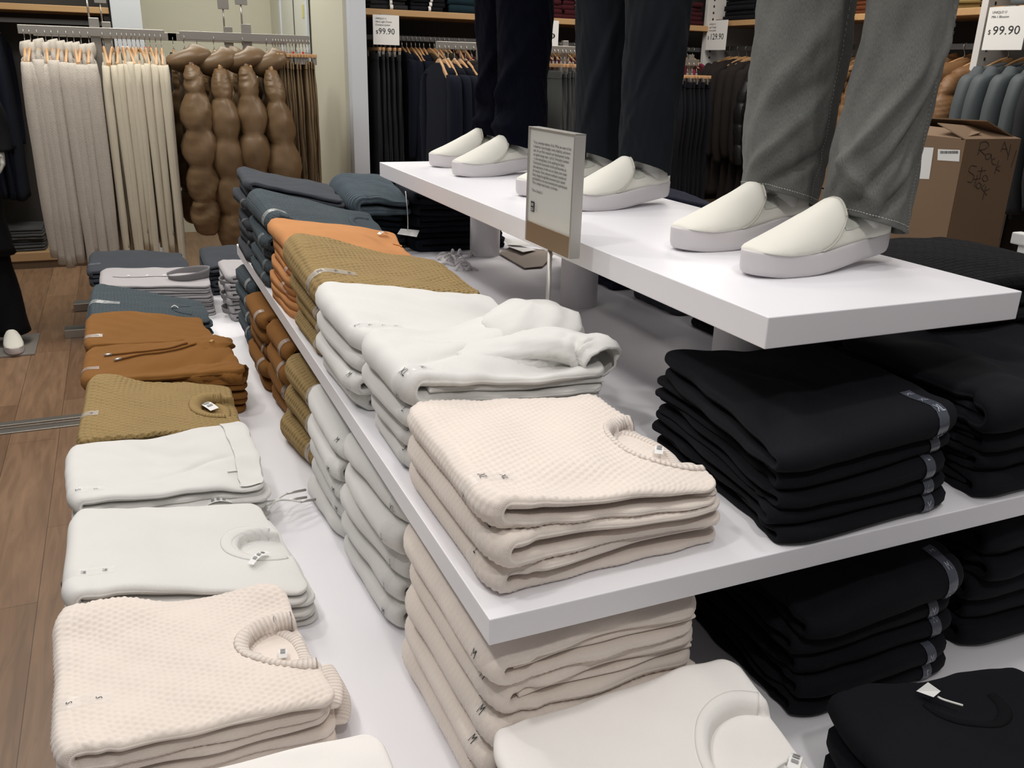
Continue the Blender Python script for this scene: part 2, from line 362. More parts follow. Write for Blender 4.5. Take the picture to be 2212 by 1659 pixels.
def collar(F, o, mat, s_c, v_c, rs, rv, band=.028, ang=(95, 265), name='neckband', height=.003, n=60, tagmat=True, period=.0065):
    """ribbed neckband: an arc band lying on the top face, centre s_c metres from the fold, v_c along it"""
    th = np.radians(np.linspace(ang[0], ang[1], n)); q = np.linspace(0, 1, 7); T, Q = np.meshgrid(th, q, indexing='ij')
    rs_ = rs+band*(1-Q); rv_ = rv+band*(1-Q)
    sx = s_c+np.cos(T)*rs_; vy = v_c*F.L+np.sin(T)*rv_
    a = np.clip(sx/F.half, -1, .995); v = np.clip(vy/F.L, .004, .996)
    P, N = F.surf(a, v, 0.0); lift = height*np.sin(np.clip(Q*1.15, 0, 1)*math.pi)**.5+.0006
    drop = -.010*np.clip((Q-.85)/.15, 0, 1)
    P = P+N*(lift)[..., None]; P[..., 2] += drop
    m = 7; i, j = np.meshgrid(np.arange(n-1), np.arange(m-1), indexing='ij'); k = (i*m+j).ravel()
    Fc = np.stack([k, k+m, k+m+1, k+1], 1).tolist()
    arc = np.cumsum(np.concatenate([[0], np.linalg.norm(np.diff(P[:, 3], axis=0), axis=1)]))
    uv = np.stack([Q*band, arc[:, None]+Q*0], -1).reshape(-1, 2)
    ob = mesh_obj(name, P.reshape(-1, 3), Fc, mat, o, None, uv)
    sm = ob.modifiers.new('thick', 'SOLIDIFY'); sm.thickness = .002; sm.offset = -1
    return ob
def neck_dip(s_c, v_c, rs, rv, W, L, depth=.016, soft=.08):
    def f(u, v):
        d = np.sqrt(((u*W-s_c)/rs)**2+((v-v_c)*L/rv)**2); return -depth*(1-sstep(1-soft, 1+soft*.3, d))
    return f
def gauss(lst):
    def f(u, v):
        z = 0
        for (cu, cv, amp, su, sv, *rot) in lst:
            a = math.radians(rot[0]) if rot else 0; du = u-cu; dv = v-cv; x = du*math.cos(a)+dv*math.sin(a); y = -du*math.sin(a)+dv*math.cos(a)
            z = z+amp*np.exp(-(x/su)**2-(y/sv)**2)
        return z
    return f
def add(*fs): return lambda u, v: sum(f(u, v) for f in fs)
def cord(F, o, pts, r=.0022, mat=None, name='drawstring', tip=None, off=.002):
    """cord lying on the garment: pts = (metres from fold, v)"""
    P = catmull([(p[0], p[1], 0) for p in pts], 8); Q, N = F.surf(np.clip(P[:, 0]/F.half, -1, .99), P[:, 1], off)
    c = MB().tube(Q, r, 6).build(name, mat or mCord, o, True)
    if tip: d = Q[0]-Q[1]; d /= np.linalg.norm(d); MB().tube([Q[0], Q[0]+d*tip], r*1.25, 8).build('metal_tip', mSilver, c, True)
    return c
def neck_tag(F, o, s_c, v_c, w=.022, l=.035, name='neck_label', mat=None, z=.004, rot=0, prints=True):
    c, N = F.surf(np.array(s_c/F.half), np.array(v_c), .004); ca, sa = math.cos(rot), math.sin(rot)
    A, B, C, D = F.q; ex = (B-A)/np.linalg.norm(B-A); ey = np.array([-ex[1], ex[0]])
    V = []; nx = 5
    for i in range(nx):
        for j in range(3):
            x = (i/(nx-1)-.5)*l; y = (j/2-.5)*w; X = ca*x-sa*y; Y = sa*x+ca*y
            V.append(np.array([*(c[:2]+ex*X+ey*Y), c[2]+z+.006*math.sin(i*.9)]))
    Fc = [(i*3+j, (i+1)*3+j, (i+1)*3+j+1, i*3+j+1) for i in range(nx-1) for j in range(2)]
    t = mesh_obj(name, V, Fc, mat or mTagW, o); 
    if prints:
        pm = MB()
        for k in range(3):
            x0 = (-.3+.22*k)*l; pts = []
            for (x, y) in ((x0, -.3*w), (x0+.12*l, -.3*w), (x0+.12*l, .3*w), (x0, .3*w)):
                X = ca*x-sa*y; Y = sa*x+ca*y; i = (x/l+.5)*(nx-1); pts.append(np.array([*(c[:2]+ex*X+ey*Y), c[2]+z+.006*math.sin(i*.9)+.0012]))
            pm.add(pts, [(0, 1, 2, 3)])
        pm.build('printed_text', mInkG, t)
    return t

def rib_roll(o, pts, rx, rz, mat, name='ribbed_cuff'):
    C = catmull(pts, 8); n = len(C); th = np.linspace(0, 2*math.pi, 25)[:-1]; fr = []
    T = np.gradient(C, axis=0); T /= np.linalg.norm(T, axis=1)[:, None]; R = []; uv = []; arc = np.concatenate([[0], np.cumsum(np.linalg.norm(np.diff(C, axis=0), axis=1))])
    for i in range(n):
        U = np.cross(T[i], (0, 0, 1)); U /= np.linalg.norm(U); W = np.cross(U, T[i]); e = math.sqrt(max(.02, 1-(2*i/(n-1)-1)**8))
        R.append(C[i]+np.outer(rx*np.cos(th)*(.6+.4*e), U)+np.outer(rz*np.sin(th)*e, W)); uv.append(np.stack([th*rx, th*0+arc[i]], 1))
    m = MB().rings(np.array(R)); return mesh_obj(name, np.concatenate(m.V), m.F, mat, o, None, np.concatenate(uv))
# ================================================================== the room
ZM, ZP, ZL = .95, 1.25, .63          # board tops: upper shelf, podium, lower table
def wood_floor():
    m, t, b = nt('oak_floor'); b.inputs['Roughness'].default_value = .42
    tc = t.nodes.new('ShaderNodeTexCoord'); mp = t.nodes.new('ShaderNodeMapping'); mp.inputs['Rotation'].default_value = (0, 0, math.pi/2)
    t.links.new(tc.outputs['Object'], mp.inputs[0])
    br = t.nodes.new('ShaderNodeTexBrick'); br.inputs['Scale'].default_value = 1; br.inputs['Brick Width'].default_value = 1.3; br.inputs['Row Height'].default_value = .19
    br.inputs['Mortar Size'].default_value = .0012; br.inputs['Bias'].default_value = 0; br.offset = .37
    br.inputs['Color1'].default_value = (.215, .130, .080, 1); br.inputs['Color2'].default_value = (.30, .185, .115, 1); br.inputs['Mortar'].default_value = (.10, .06, .04, 1)
    t.links.new(mp.outputs[0], br.inputs['Vector'])
    m2 = t.nodes.new('ShaderNodeMapping'); m2.inputs['Scale'].default_value = (14, 1.4, 1); t.links.new(tc.outputs['Object'], m2.inputs[0])
    nz = t.nodes.new('ShaderNodeTexNoise'); nz.inputs['Scale'].default_value = 2.2; nz.inputs['Detail'].default_value = 6; nz.inputs['Distortion'].default_value = 1.2; t.links.new(m2.outputs[0], nz.inputs['Vector'])
    rp = t.nodes.new('ShaderNodeValToRGB'); rp.color_ramp.elements[0].position = .3; rp.color_ramp.elements[0].color = (.72, .70, .66, 1); rp.color_ramp.elements[1].position = .7; rp.color_ramp.elements[1].color = (1.08, 1.05, 1, 1)
    t.links.new(nz.outputs[0], rp.inputs[0])
    mx = t.nodes.new('ShaderNodeMix'); mx.data_type = 'RGBA'; mx.blend_type = 'MULTIPLY'; mx.inputs[0].default_value = 1; t.links.new(br.outputs['Color'], mx.inputs[6]); t.links.new(rp.outputs[0], mx.inputs[7])
    t.links.new(mx.outputs[2], b.inputs['Base Color'])
    bp = t.nodes.new('ShaderNodeBump'); bp.inputs['Strength'].default_value = .15; bp.inputs['Distance'].default_value = .002; t.links.new(br.outputs['Fac'], bp.inputs['Height']); bp.invert = True
    t.links.new(bp.outputs[0], b.inputs['Normal']); return m
def wood(name, c1, c2, sc=(3, 30, 30), rough=.5):
    if name in MAT: return MAT[name]
    m, t, b = nt(name); b.inputs['Roughness'].default_value = rough
    tc = t.nodes.new('ShaderNodeTexCoord'); mp = t.nodes.new('ShaderNodeMapping'); mp.inputs['Scale'].default_value = sc; t.links.new(tc.outputs['Object'], mp.inputs[0])
    nz = t.nodes.new('ShaderNodeTexNoise'); nz.inputs['Scale'].default_value = 1.5; nz.inputs['Detail'].default_value = 5; t.links.new(mp.outputs[0], nz.inputs['Vector'])
    mx = t.nodes.new('ShaderNodeMix'); mx.data_type = 'RGBA'; mx.inputs[6].default_value = (*c1, 1); mx.inputs[7].default_value = (*c2, 1)
    t.links.new(nz.outputs[0], mx.inputs[0]); t.links.new(mx.outputs[2], b.inputs['Base Color']); MAT[name] = m; return m
mShelfW = wood('shelf_oak', (.42, .25, .11), (.55, .34, .16))
mWall = plain('cream_wall_paint', (.62, .60, .50), .8, spec=.2)
mWallW = plain('cool_white_paint', (.60, .63, .68), .7, spec=.2)
mDark = plain('dark_unit_panel', (.030, .027, .024), .6)
mDoor = plain('cream_door_paint', (.60, .60, .53), .6)
def structure(o): o['kind'] = 'structure'; return o
structure(MB().box(-4, 8, -2.5, 11, -.1, 0).build('floor', wood_floor(), origin=(0, 0, 0)))
YW, XS = 8.7, 1.38
structure(MB().box(-4, XS+.15, YW, YW+.12, 0, 3.4).build('wall_back', mWall))
# return wall with a flush door and its lines, running from the back wall to the shelving bay
structure(MB().box(XS, XS+.12, 5.9, YW, 0, 3.4).build('wall_side', mWall))
d1 = structure(MB().box(XS-.02, XS, 6.96, 8.02, 0, 2.6, .004).build('door_1', mDoor))
MB().box(XS-.03, XS-.012, 6.90, 6.96, 0, 2.68, .003).box(XS-.03, XS-.012, 8.02, 8.08, 0, 2.68, .003).box(XS-.03, XS-.012, 6.90, 8.08, 2.6, 2.68, .003).build('door_frame', mWallW, d1)
MB().box(XS-.026, XS-.018, 7.44, 7.452, 0, 2.6).build('door_gap', mDarkRail, d1)
MB().box(XS-.0225, XS-.0205, 7.03, 7.10, 1.84, 1.93).build('sticker', plain('yellow_paper', (.55, .50, .18), .7), d1)
structure(MB().box(XS+.02, XS+.125, 5.80, 5.98, 0, 3.4, .004).build('trim_1', mWallW))
cx0, cx1 = ony(236, 0, 7.4)[0], ony(302, 0, 7.4)[0]
structure(MB().box(cx0, cx1, 7.4, YW, 0, 3.4, .004).build('column_left', mWallW))
# floor threshold strip
structure(MB().box(-4, -.10, 4.02, 4.07, 0, .006, .002).box(-4, -.10, 4.085, 4.10, 0, .005, .001).box(-4, -.10, 4.115, 4.16, 0, .006, .002).build('trim_floor', mRail))
structure(MB().box(-2.6, 0.02, 7.95, 8.05, 0, 3.4).build('wall_left_unit', mDark))
structure(MB().box(XS+.12, 5.0, 6.42, 6.5, 0, 3.4).build('wall_right_back', mDark))
structure(MB().box(4.66, 4.74, 1.0, 6.42, 0, 3.4).build('wall_right_side', mDark))
# wall shelving units
u = tag(MB().box(-2.6, cx0-.012, 7.42, 7.95, .06, .125, .004).build('wall_shelving_unit', wood('plinth_oak', (.36, .22, .11), (.44, .28, .14))), 'wooden wall unit with oak shelf behind the cream knitwear rack', 'shelving unit')
zb = ony(120, 15, 7.42)[2]
MB().box(-2.6, cx0-.012, 7.42, 7.95, zb-.03, zb+.012, .003).build('shelf', mShelfW, u)
MB().box(-2.6, cx0-.012, 7.44, 7.90, 0, .06).build('plinth', wood('plinth_dark', (.10, .06, .035), (.14, .09, .05)), u)
MB().box(cx0-.05, cx0-.012, 7.46, 7.95, .125, 3.2).build('side_panel', mDark, u)
zr = ony(0, 42, 7.55)[2]
MB().box(-2.6, cx0-.05, 7.54, 7.555, zr-.016, zr+.016).build('hanging_rail', mDarkRail, u)
BX = [1.675, 2.90, 4.20]
ub = tag(MB().box(XS+.13, 4.25, 5.95, 6.40, .06, .12, .003).build('wall_shelving_unit', mShelfW), 'wooden wall unit with dark back holding navy and grey clothes on the back wall', 'shelving unit')
MB().box(XS+.13, 4.2, 5.92, 6.40, 1.83, 1.868, .003).build('shelf', mShelfW, ub)
MB().box(XS+.13, 4.2, 6.02, 6.035, 1.685, 1.715).build('hanging_rail', mDarkRail, ub)
us = tag(MB().box(4.22, 4.65, 1.2, 5.9, .06, .12, .003).build('wall_shelving_unit', mShelfW), 'wooden wall unit with white drilled uprights holding down jackets beside the grey jeans', 'shelving unit')
MB().box(4.20, 4.65, 1.2, 5.98, 1.865, 1.902, .003).build('shelf', mShelfW, us)
MB().box(4.32, 4.335, 1.2, 5.9, 1.70, 1.73).build('hanging_rail', mDarkRail, us)
mWhiteP = plain('white_upright', (.66, .65, .63), .5)
for yy in (5.98, 4.72, 3.53, 2.35):
    up = MB().box(4.17, 4.65, yy-.02, yy+.02, 0, 3.2, .002).build('upright', mWhiteP, us)
    h = MB()
    for k in range(60):
        zz = .2+k*.045
        h.box(4.18+.035, 4.18+.047, yy-.0215, yy-.0195, zz, zz+.016)
    h.build('peg_holes', mInk, up)
# ------------------------------------------------------------------ tables
lt = tag(MB().box(-.16, 2.2, .15, 4.06, ZL-.04, ZL, .002).build('lower_display_table', mBoard), 'long low white display table under all the folded clothes', 'table')
for (x, y) in ((.1, .5), (1.9, .5), (.1, 3.7), (1.9, 3.7)): MB().box(x-.06, x+.06, y-.06, y+.06, 0, ZL-.04, .003).build('leg', mBoard, lt)
mt = tag(MB().box(.329, 1.66, .785, 3.1, ZM-.036, ZM, .0015).build('upper_display_shelf', mBoard), 'wide white shelf raised above the low table, carrying piles and the podium', 'shelf')
MB().box(.70, 1.30, 1.35, 2.7, ZL, ZM-.036, .003).build('support_box', mBoard, mt)
pd = tag(MB().box(.752, 1.229, .874, 2.781, ZP-.044, ZP, .0015).build('podium', mBoard), 'white podium board on round pillars under the white shoes', 'podium')
for y in (1.34, 2.02, 2.70):
    th = np.linspace(0, 2*math.pi, 49)[:-1]; c = (1.085, y)
    R = [[(c[0]+.05*math.cos(a), c[1]+.05*math.sin(a), z) for a in th] for z in (ZM, ZP-.044)]
    autosmooth(MB().rings(R).build('pillar', mPillar, pd))
# ------------------------------------------------------------------ piles on the upper shelf
def rectL(x0, x1, y0, y1): return [(x0, y0), (x1, y0), (x1, y1), (x0, y1)]
def rectN(x0, x1, y0, y1, k=0.0): return [(x1, y0), (x1+k*.3, y1), (x0+k, y1+k), (x0, y0)]   # fold towards the aisle at the near end
def rectR(x0, x1, y0, y1): return [(x1, y1), (x0, y1), (x0, y0), (x1, y0)]
G = 'folded '
W1, L1 = .335, .335
P = stack('Pale pink honeycomb knit sweater', 'at the front corner of the upper shelf', 'sweater', 'folded_sweater',
          [(.347, .818), (.69, .835), (.675, 1.165), (.352, 1.165)], ZM, [.132, .088, .105, .128], 3, mPinkD, 'pale pink sweaters on the upper shelf', 11,
          .006, (170, 150), .010, disp=.0016, period=.0092, top_res=(260, 170),
          sculpt=add(neck_dip(.330, .42, .074, .084, .34, .335, .016), gauss([(.35, .12, -.010, .22, .12), (.15, .6, .006, .2, .3), (.5, .75, -.006, .15, .2), (.55, .3, .004, .1, .12)])),
          strips={2: dict(txt='XL', ctr=.010, length=.105, v=.20, n=4, width=.024), 1: dict(txt='XL', ctr=.0, length=.07, v=.12, n=2), 0: dict(txt='L', ctr=.012, length=.05, v=.17, n=1)}, nz=.004)
F, o = P[2]
collar(F, o, mPinkRib, .335, .42, .060, .070, .027, (90, 270), height=.004)
collar(F, o, mPinkRib, .270, .42, .048, .080, .020, (-55, 55), 'back_neckband', height=.003)
neck_tag(F, o, .310, .36, .012, .026, rot=.9)
rib_roll(P[2][1], [(.655, .845, 1.022), (.668, .885, 1.024), (.672, .925, 1.028)], .024, .0085, mPinkRib)
rib_roll(P[1][1], [(.672, .85, .988), (.682, .90, .990), (.68, .94, .992)], .018, .007, mPinkRib)
rib_roll(P[0][1], [(.672, .855, .962), (.682, .91, .962), (.68, .96, .962)], .018, .007, mPinkRib)
# white hoodies
P = stack('White fleece hoodie', 'in the hoodie pile on the upper shelf', 'hoodie', 'folded_hoodie',
          [(.352, 1.180), (.715, 1.190), (.73, 1.46), (.343, 1.405)], ZM, [.165, .125, .165, .175], 4, mWhite, 'white hoodies on the upper shelf', 12,
          .007, (90, 50), .013, weights=[1, 1, 1.05, 1.6], top_res=(120, 80),
          sculpt=gauss([(.35, .9, -.018, .25, .25), (.75, .75, .016, .2, .3), (.3, .3, .006, .2, .3), (.62, .1, -.012, .3, .10, 20), (.55, .5, -.006, .05, .4, -60), (.45, .45, -.005, .04, .4, -60)]),
          strips={3: dict(txt='XL', ctr=.004, length=.10, v=.12, n=4), 2: dict(txt='L', ctr=0, length=.05, v=.12, n=2), 1: dict(txt='M', ctr=0, length=.05, v=.10, n=2), 0: dict(txt='S', ctr=0, length=.05, v=.14, n=2)}, wav=.010)
F, o = P[3]
def loft(cs, axes, rx, ry, n=28, wr=0.0, seed=0, pw=2.0, fr=1.0):
    """rings around centres cs, axes = list of (U,V) unit vectors, radii rx, ry"""
    R = []; th = np.linspace(0, 2*math.pi, n+1)[:-1]
    for i, c in enumerate(cs):
        U, V = axes[i] if isinstance(axes, list) else axes; q = i/(len(cs)-1)
        e = (np.abs(np.cos(th))**pw+np.abs(np.sin(th))**pw)**(-1/pw)
        k = e*(1+wr*wob(np.cos(th)*.5+q*fr, np.sin(th)*.5+q*fr*1.7, seed, 1.0))
        R.append(np.array(c)+np.outer(rx[i]*np.cos(th)*k, U)+np.outer(ry[i]*np.sin(th)*k, V))
    return np.array(R)
def path_frames(C, up=(0, 0, 1)):
    C = np.asarray(C, float); T = np.gradient(C, axis=0); T /= np.linalg.norm(T, axis=1)[:, None]; out = []
    for t in T:
        U = np.cross(t, up); U /= np.linalg.norm(U)+1e-9; out.append((U, np.cross(U, t)))
    return out
def sleeve_end(o, pts, rx, ry, mat, seed, name='sleeve', wr=.25, thick=.004):
    C = catmull(pts, 8); n = len(C); q = np.linspace(0, 1, len(rx)); t = np.linspace(0, 1, n)
    R = loft(C, path_frames(C), np.interp(t, q, rx), np.interp(t, q, ry), 32, wr, seed, 2.2)
    m = MB(); m.rings(R, caps=False); ob = m.build(name, mat, o, True); s_ = ob.modifiers.new('cloth', 'SOLIDIFY'); s_.thickness = thick; s_.offset = -1
    return ob
sleeve_end(o, [(.47, 1.30, 1.092), (.57, 1.290, 1.094), (.655, 1.272, 1.096), (.695, 1.245, 1.092), (.705, 1.212, 1.086)], [.045, .056, .050, .044, .034], [.012, .024, .028, .028, .024], mWhite, 3, 'sleeve')
def lump(o, name, c, r, mat, seed, wr=.3, rot=0, n=40, m=24, mater=None):
    """gathered soft cloth lump (hood)"""
    th = np.linspace(0, 2*math.pi, n+1)[:-1]; ph = np.linspace(-math.pi/2, math.pi/2, m); R = []
    for p in ph:
        k = 1+wr*wob(np.cos(th)*math.cos(p)*.7, np.sin(th)*math.cos(p)*.7+math.sin(p)*.5, seed, 1.0)+wr*.25*np.sin(th*9+3*math.sin(p*2))*math.cos(p)
        x = r[0]*np.cos(th)*math.cos(p)*k; y = r[1]*np.sin(th)*math.cos(p)*k; z = r[2]*math.sin(p)*np.abs(k)
        R.append(np.stack([c[0]+x*math.cos(rot)-y*math.sin(rot), c[1]+x*math.sin(rot)+y*math.cos(rot), c[2]+z], 1))
    return MB().rings(R).build(name, mat, o, True)
lump(o, 'hood', (.650, 1.385, 1.102), (.098, .095, .046), mWhite, 5, .10, .5)
F2, o2 = P[1]
MB().tube([(.63, 1.178, 1.012), (.655, 1.172, 1.000)], .0045, 10).build('metal_tip', mSilver, o2, True)
MB().tube(catmull([(.60, 1.20, 1.020), (.615, 1.182, 1.018), (.63, 1.178, 1.012)], 5), .0022, 6).build('drawstring', mCord, o2, True)
# white sweatpants
P = stack('White fleece sweatpants', 'in the sweatpants pile on the upper shelf', 'sweatpants', 'folded_sweatpants',
          [(.343, 1.455), (.69, 1.47), (.69, 1.735), (.332, 1.735)], ZM, [.150, .115, .13, .185], 4, mWhite, 'white sweatpants on the upper shelf', 13,
          .006, (80, 44), .013, weights=[1, 1, 1, 1.3], top_res=(100, 60), sculpt=gauss([(.7, .4, -.012, .3, .3)]),
          strips={3: dict(txt='L', ctr=.06, length=.10, v=.16, n=4), 1: dict(txt='M', ctr=0, length=.05, v=.10, n=2), 0: dict(txt='M', ctr=0, length=.05, v=.10, n=2)})
# mustard
P = stack('Mustard dimple knit sweater', 'on the upper shelf', 'sweater', 'folded_sweater',
          [(.345, 1.765), (.70, 1.785), (.695, 2.07), (.338, 2.07)], ZM, [.170, .115, .135, .215], 4, mMust, 'mustard sweaters on the upper shelf', 14,
          .007, (110, 60), disp=.0016, bump=-1, period=.0125, film=mFilmC, gap=.016, weights=[1, 1, 1, 1.8], top_res=(200, 150), top_quad=[(.343, 1.755), (.715, 1.79), (.70, 2.08), (.338, 2.085)],
          sculpt=gauss([(.9, .5, .008, .2, .5), (.1, .8, .01, .2, .3)]), nz=.005,
          strips={3: dict(txt='XL', ctr=.045, length=.12, v=.22, n=4), 2: dict(txt='M', ctr=0, length=.05, v=.16, n=2), 1: dict(txt='M', ctr=0, length=.05, v=.16, n=2), 0: dict(txt='S', ctr=0, length=.05, v=.16, n=2)})
# orange trousers pile
P = stack('Rust orange cotton trousers', 'between the mustard and slate blue sweaters', 'trousers', 'folded_trousers',
          [(.338, 2.10), (.66, 2.12), (.66, 2.385), (.335, 2.385)], ZM, [.180, .125, .15, .205], 8, mOrange, 'rust orange trousers on the upper shelf', 15,
          .010, film=mFilmC, res=(44, 26), gap=.004, weights=[.8]*6+[1.1, 1.5], top_res=(90, 50), sculpt=gauss([(.5, .5, .010, .4, .4), (.85, .5, -.01, .12, .3)]), wav=.009,
          strips={7: dict(txt='M', ctr=.035, length=.06, v=.14, n=2), 5: dict(txt='S', ctr=0, length=.04, v=.2, n=1), 3: dict(txt='S', ctr=0, length=.04, v=.2, n=1)})
F, o = P[7]
neck_tag(F, o, .29, .80, .014, .03, 'care_label', rot=.3); cord(F, o, [(.31, .55), (.325, .45), (.32, .38)], .002, mOrange)
# blue knit
P = stack('Slate blue basket knit sweater', 'on the upper shelf', 'sweater', 'folded_sweater',
          [(.338, 2.42), (.69, 2.45), (.69, 2.745), (.335, 2.745)], ZM, [.215, .115, .15, .245], 5, mBlue, 'slate blue sweaters on the upper shelf', 16,
          .008, (60, 36), .018, weights=[1, 1, 1, 1, 1.8], top_res=(110, 70), sculpt=gauss([(.3, .1, -.008, .2, .2)]), nz=.005,
          strips={4: dict(txt='L', ctr=.03, length=.07, v=.16, n=2, mat=mFilmC), 3: dict(txt='L', ctr=0, length=.04, v=.16, n=1), 2: dict(txt='M', ctr=0, length=.04, v=.16, n=1), 1: dict(txt='M', ctr=0, length=.04, v=.16, n=1), 0: dict(txt='S', ctr=0, length=.04, v=.16, n=1)})
F, o = P[4]; collar(F, o, mBlueF, .335, .45, .05, .07, .022, (85, 265), height=.003)
P = stack('Charcoal jersey sweatpants', 'at the far end of the upper shelf', 'sweatpants', 'folded_sweatpants',
          [(.335, 2.78), (.64, 2.79), (.64, 3.07), (.333, 3.07)], ZM, [.250, .18, .2, .265], 8, mChar, 'charcoal sweatpants on the upper shelf', 17,
          .010, (36, 20), .004, top_res=(60, 36), strips={k: dict(txt='M', ctr=0, length=.035, v=.2, n=1) for k in (1, 3, 5)})
# dark piles at the far end under the podium
P = stack('Dark navy jersey t-shirt', 'under the far end of the podium', 't-shirt', 'folded_t_shirt', [(.875, 2.80), (1.20, 2.80), (1.20, 3.07), (.87, 3.07)], ZM, [.20, .18, .19, .21], 5, cloth('near_black_navy', (.008, .010, .016), sheen=.05),
          'dark navy tops under the podium', 18, .012, (36, 24), .004)
for k, zf in ((3, .02), (1, .02)):
    F, o = P[k]; neck_tag(F, o, .03, .10, .022, .03, 'paper_tag', rot=0)
F, o = P[4]; c, N = F.surf(np.array(.02), np.array(.25)); MB().tube(catmull([c+(0.0, -.02, .003), c+(-.006, -.05, -.02), c+(-.01, -.075, -.075), c+(-.012, -.08, -.115)], 6), .0014, 6).build('tag_string', mCord, o, True)
MB().add([c+(-.05, -.085, -.125), c+(.012, -.10, -.135), c+(.03, -.075, -.118), c+(-.03, -.06, -.112)], [(0, 1, 2, 3)]).build('swing_tag', mTagW, o)
P = stack('Dark slate knit sweater', 'beneath the ribbed blue sweater', 'sweater', 'folded_sweater', [(.70, 2.86), (.86, 2.86), (.86, 3.07), (.69, 3.07)], ZM, [.12, .11, .12, .12], 3, cloth('dark_slate_knit', (.018, .026, .034), 'rib', .006, .003), 'dark slate sweaters beneath the ribbed one', 19, .006, (36, 20), .005)
P = stack('Ribbed slate blue sweater', '', 'sweater', 'folded_sweater', [(.67, 2.80), (.86, 2.80), (.86, 3.06), (.665, 3.08)], ZM+.125, [.07, .05, .11, .115], 1, mBlueRib, 'x', 20, .004, (90, 50), .01,
          top_label='Ribbed slate blue sweater slumped beside the far end of the podium', sculpt=gauss([(.8, .1, -.012, .3, .2)]))
# right of the podium
stack('Black knit sweater', 'beside the near podium corner', 'sweater', 'folded_sweater', rectR(1.27, 1.66, 1.03, 1.38), ZM, [.27, .27, .26, .26], 5, mBlackK, 'black sweaters beside the podium corner', 21, .01, (50, 36), .006, top_res=(90, 60), sculpt=gauss([(.5, .5, .02, .5, .5)]), rc=.06)
stack('Black knit cardigan', 'beside the podium behind the nearest shoe', 'cardigan', 'folded_cardigan', rectR(1.26, 1.585, 1.44, 1.74), ZM, [.25, .26, .26, .22], 5, mBlackK, 'black cardigans beside the podium', 22, .01, (50, 30), .006, top_res=(90, 60), sculpt=gauss([(.5, .5, .02, .5, .5)]), rc=.06)
stack('Dark grey knit sweater', 'beside the middle of the podium', 'sweater', 'folded_sweater', rectR(1.26, 1.56, 1.82, 2.06), ZM, [.23, .25, .25, .20], 4, mChar, 'dark grey sweaters beside the podium', 23, .01, (40, 30), .006)
stack('Navy textured knit sweater', 'beside the podium behind the dark trousers', 'sweater', 'folded_sweater', rectR(1.25, 1.60, 2.12, 2.48), ZM, [.24, .285, .285, .22], 5, mNavyK, 'navy sweaters beside the podium', 24, .01, (50, 36), .006, top_res=(90, 60), sculpt=gauss([(.4, .5, .025, .4, .5)]), rc=.06)
BLs = dict(mat=mFilmD, ink=mInkG)
mInkL = plain('pale_outline_ink', (.42, .45, .52), .5)
mFilmK = film('smoky_size_strip', (.09, .10, .13), .75, .25)
def bs(txt, v=.12, ctr=.0, length=.05, n=2): return dict(txt=txt, ctr=ctr, length=length, v=v, n=n, mat=mFilmK, ink=mInkL, width=.019)
stack('Black fleece sweatshirt', 'on the front edge of the upper shelf', 'sweatshirt', 'folded_sweatshirt',
      [(1.065, .800), (1.095, 1.10), (.785, 1.17), (.752, .790)], ZM, [.165, .165, .165, .145], 5, mBlack, 'black sweatshirts on the front edge of the upper shelf', 25, .007, (90, 50), .009, weights=[1, 1, 1, 1, 1.7], top_res=(120, 80),
      sculpt=gauss([(.06, .95, -.014, .2, .25), (.6, .6, -.006, .3, .05, 35), (.3, .75, .008, .3, .07, -30), (.25, .85, -.008, .25, .05, -30), (.95, .5, -.008, .3, .3)]), nz=.005, wav=.012,
      strips={4: bs('XL', .13, .03, .11, 4), 3: bs('L', .15), 2: bs('L', .15), 1: bs('L', .15, .0, .04, 1), 0: bs('M', .16, 0, .04, 1)})
stack('Black fleece hoodie', 'in the outer pile on the upper shelf', 'hoodie', 'folded_hoodie', rectN(1.125, 1.46, .80, 1.13), ZM, [.18, .19, .17, .16], 4, mBlack, 'black hoodies on the upper shelf', 26, .010, (80, 46), .012, weights=[1, 1, 1, 1.5], top_res=(110, 70), wav=.014,
      sculpt=gauss([(.5, .5, -.014, .30, .08, 30), (.5, .75, .012, .3, .12), (.15, .6, -.01, .2, .1)]))
stack('Black fleece jacket', 'under the near end of the podium', 'jacket', 'folded_jacket', rectL(1.15, 1.245, 1.16, 1.42), ZM, [.19, .19, .19, .19], 3, mBlack, 'black jackets under the podium', 27, .008, (40, 24), .005)
# things lying on the upper shelf under the podium
def sheet_obj(name, pts, mat, label, cat, th=.0015, sag=0):
    V = np.array(pts, float); n = len(V); return tag(mesh_obj(name, np.concatenate([V, V+(0, 0, th)]), [tuple(range(n))[::-1], tuple(range(n, 2*n))]+[(i, (i+1) % n, (i+1) % n+n, i+n) for i in range(n)], mat, smooth=False), label, cat)
cb = plain('grey_brown_card', (.30, .25, .21), .7)
zz = ZM
g = lambda x, y, dz=0.0: onz(x, y, zz+dz)
sheet_obj('card_sheet', [g(1078, 548, .004), g(1133, 580, .004), g(1172, 576, .006), g(1200, 545, .02), g(1170, 540, .02), g(1100, 535, .012)], cb, 'Grey brown card sheet lying between two podium pillars', 'cardboard', .002)
for k, (ps, lab) in enumerate((([(1090, 530), (1112, 528), (1158, 540), (1130, 545)], 'White swing tag nearest the card sheet under the podium'), ([(1085, 515), (1150, 523), (1160, 533), (1100, 529)], 'White care booklet behind the card sheet under the podium'))):
    sheet_obj('paper_tag', [g(x, y, .022+.006*k) for x, y in ps], mTagW, lab, 'tag', .0008)
tis = []
r = rng(8)
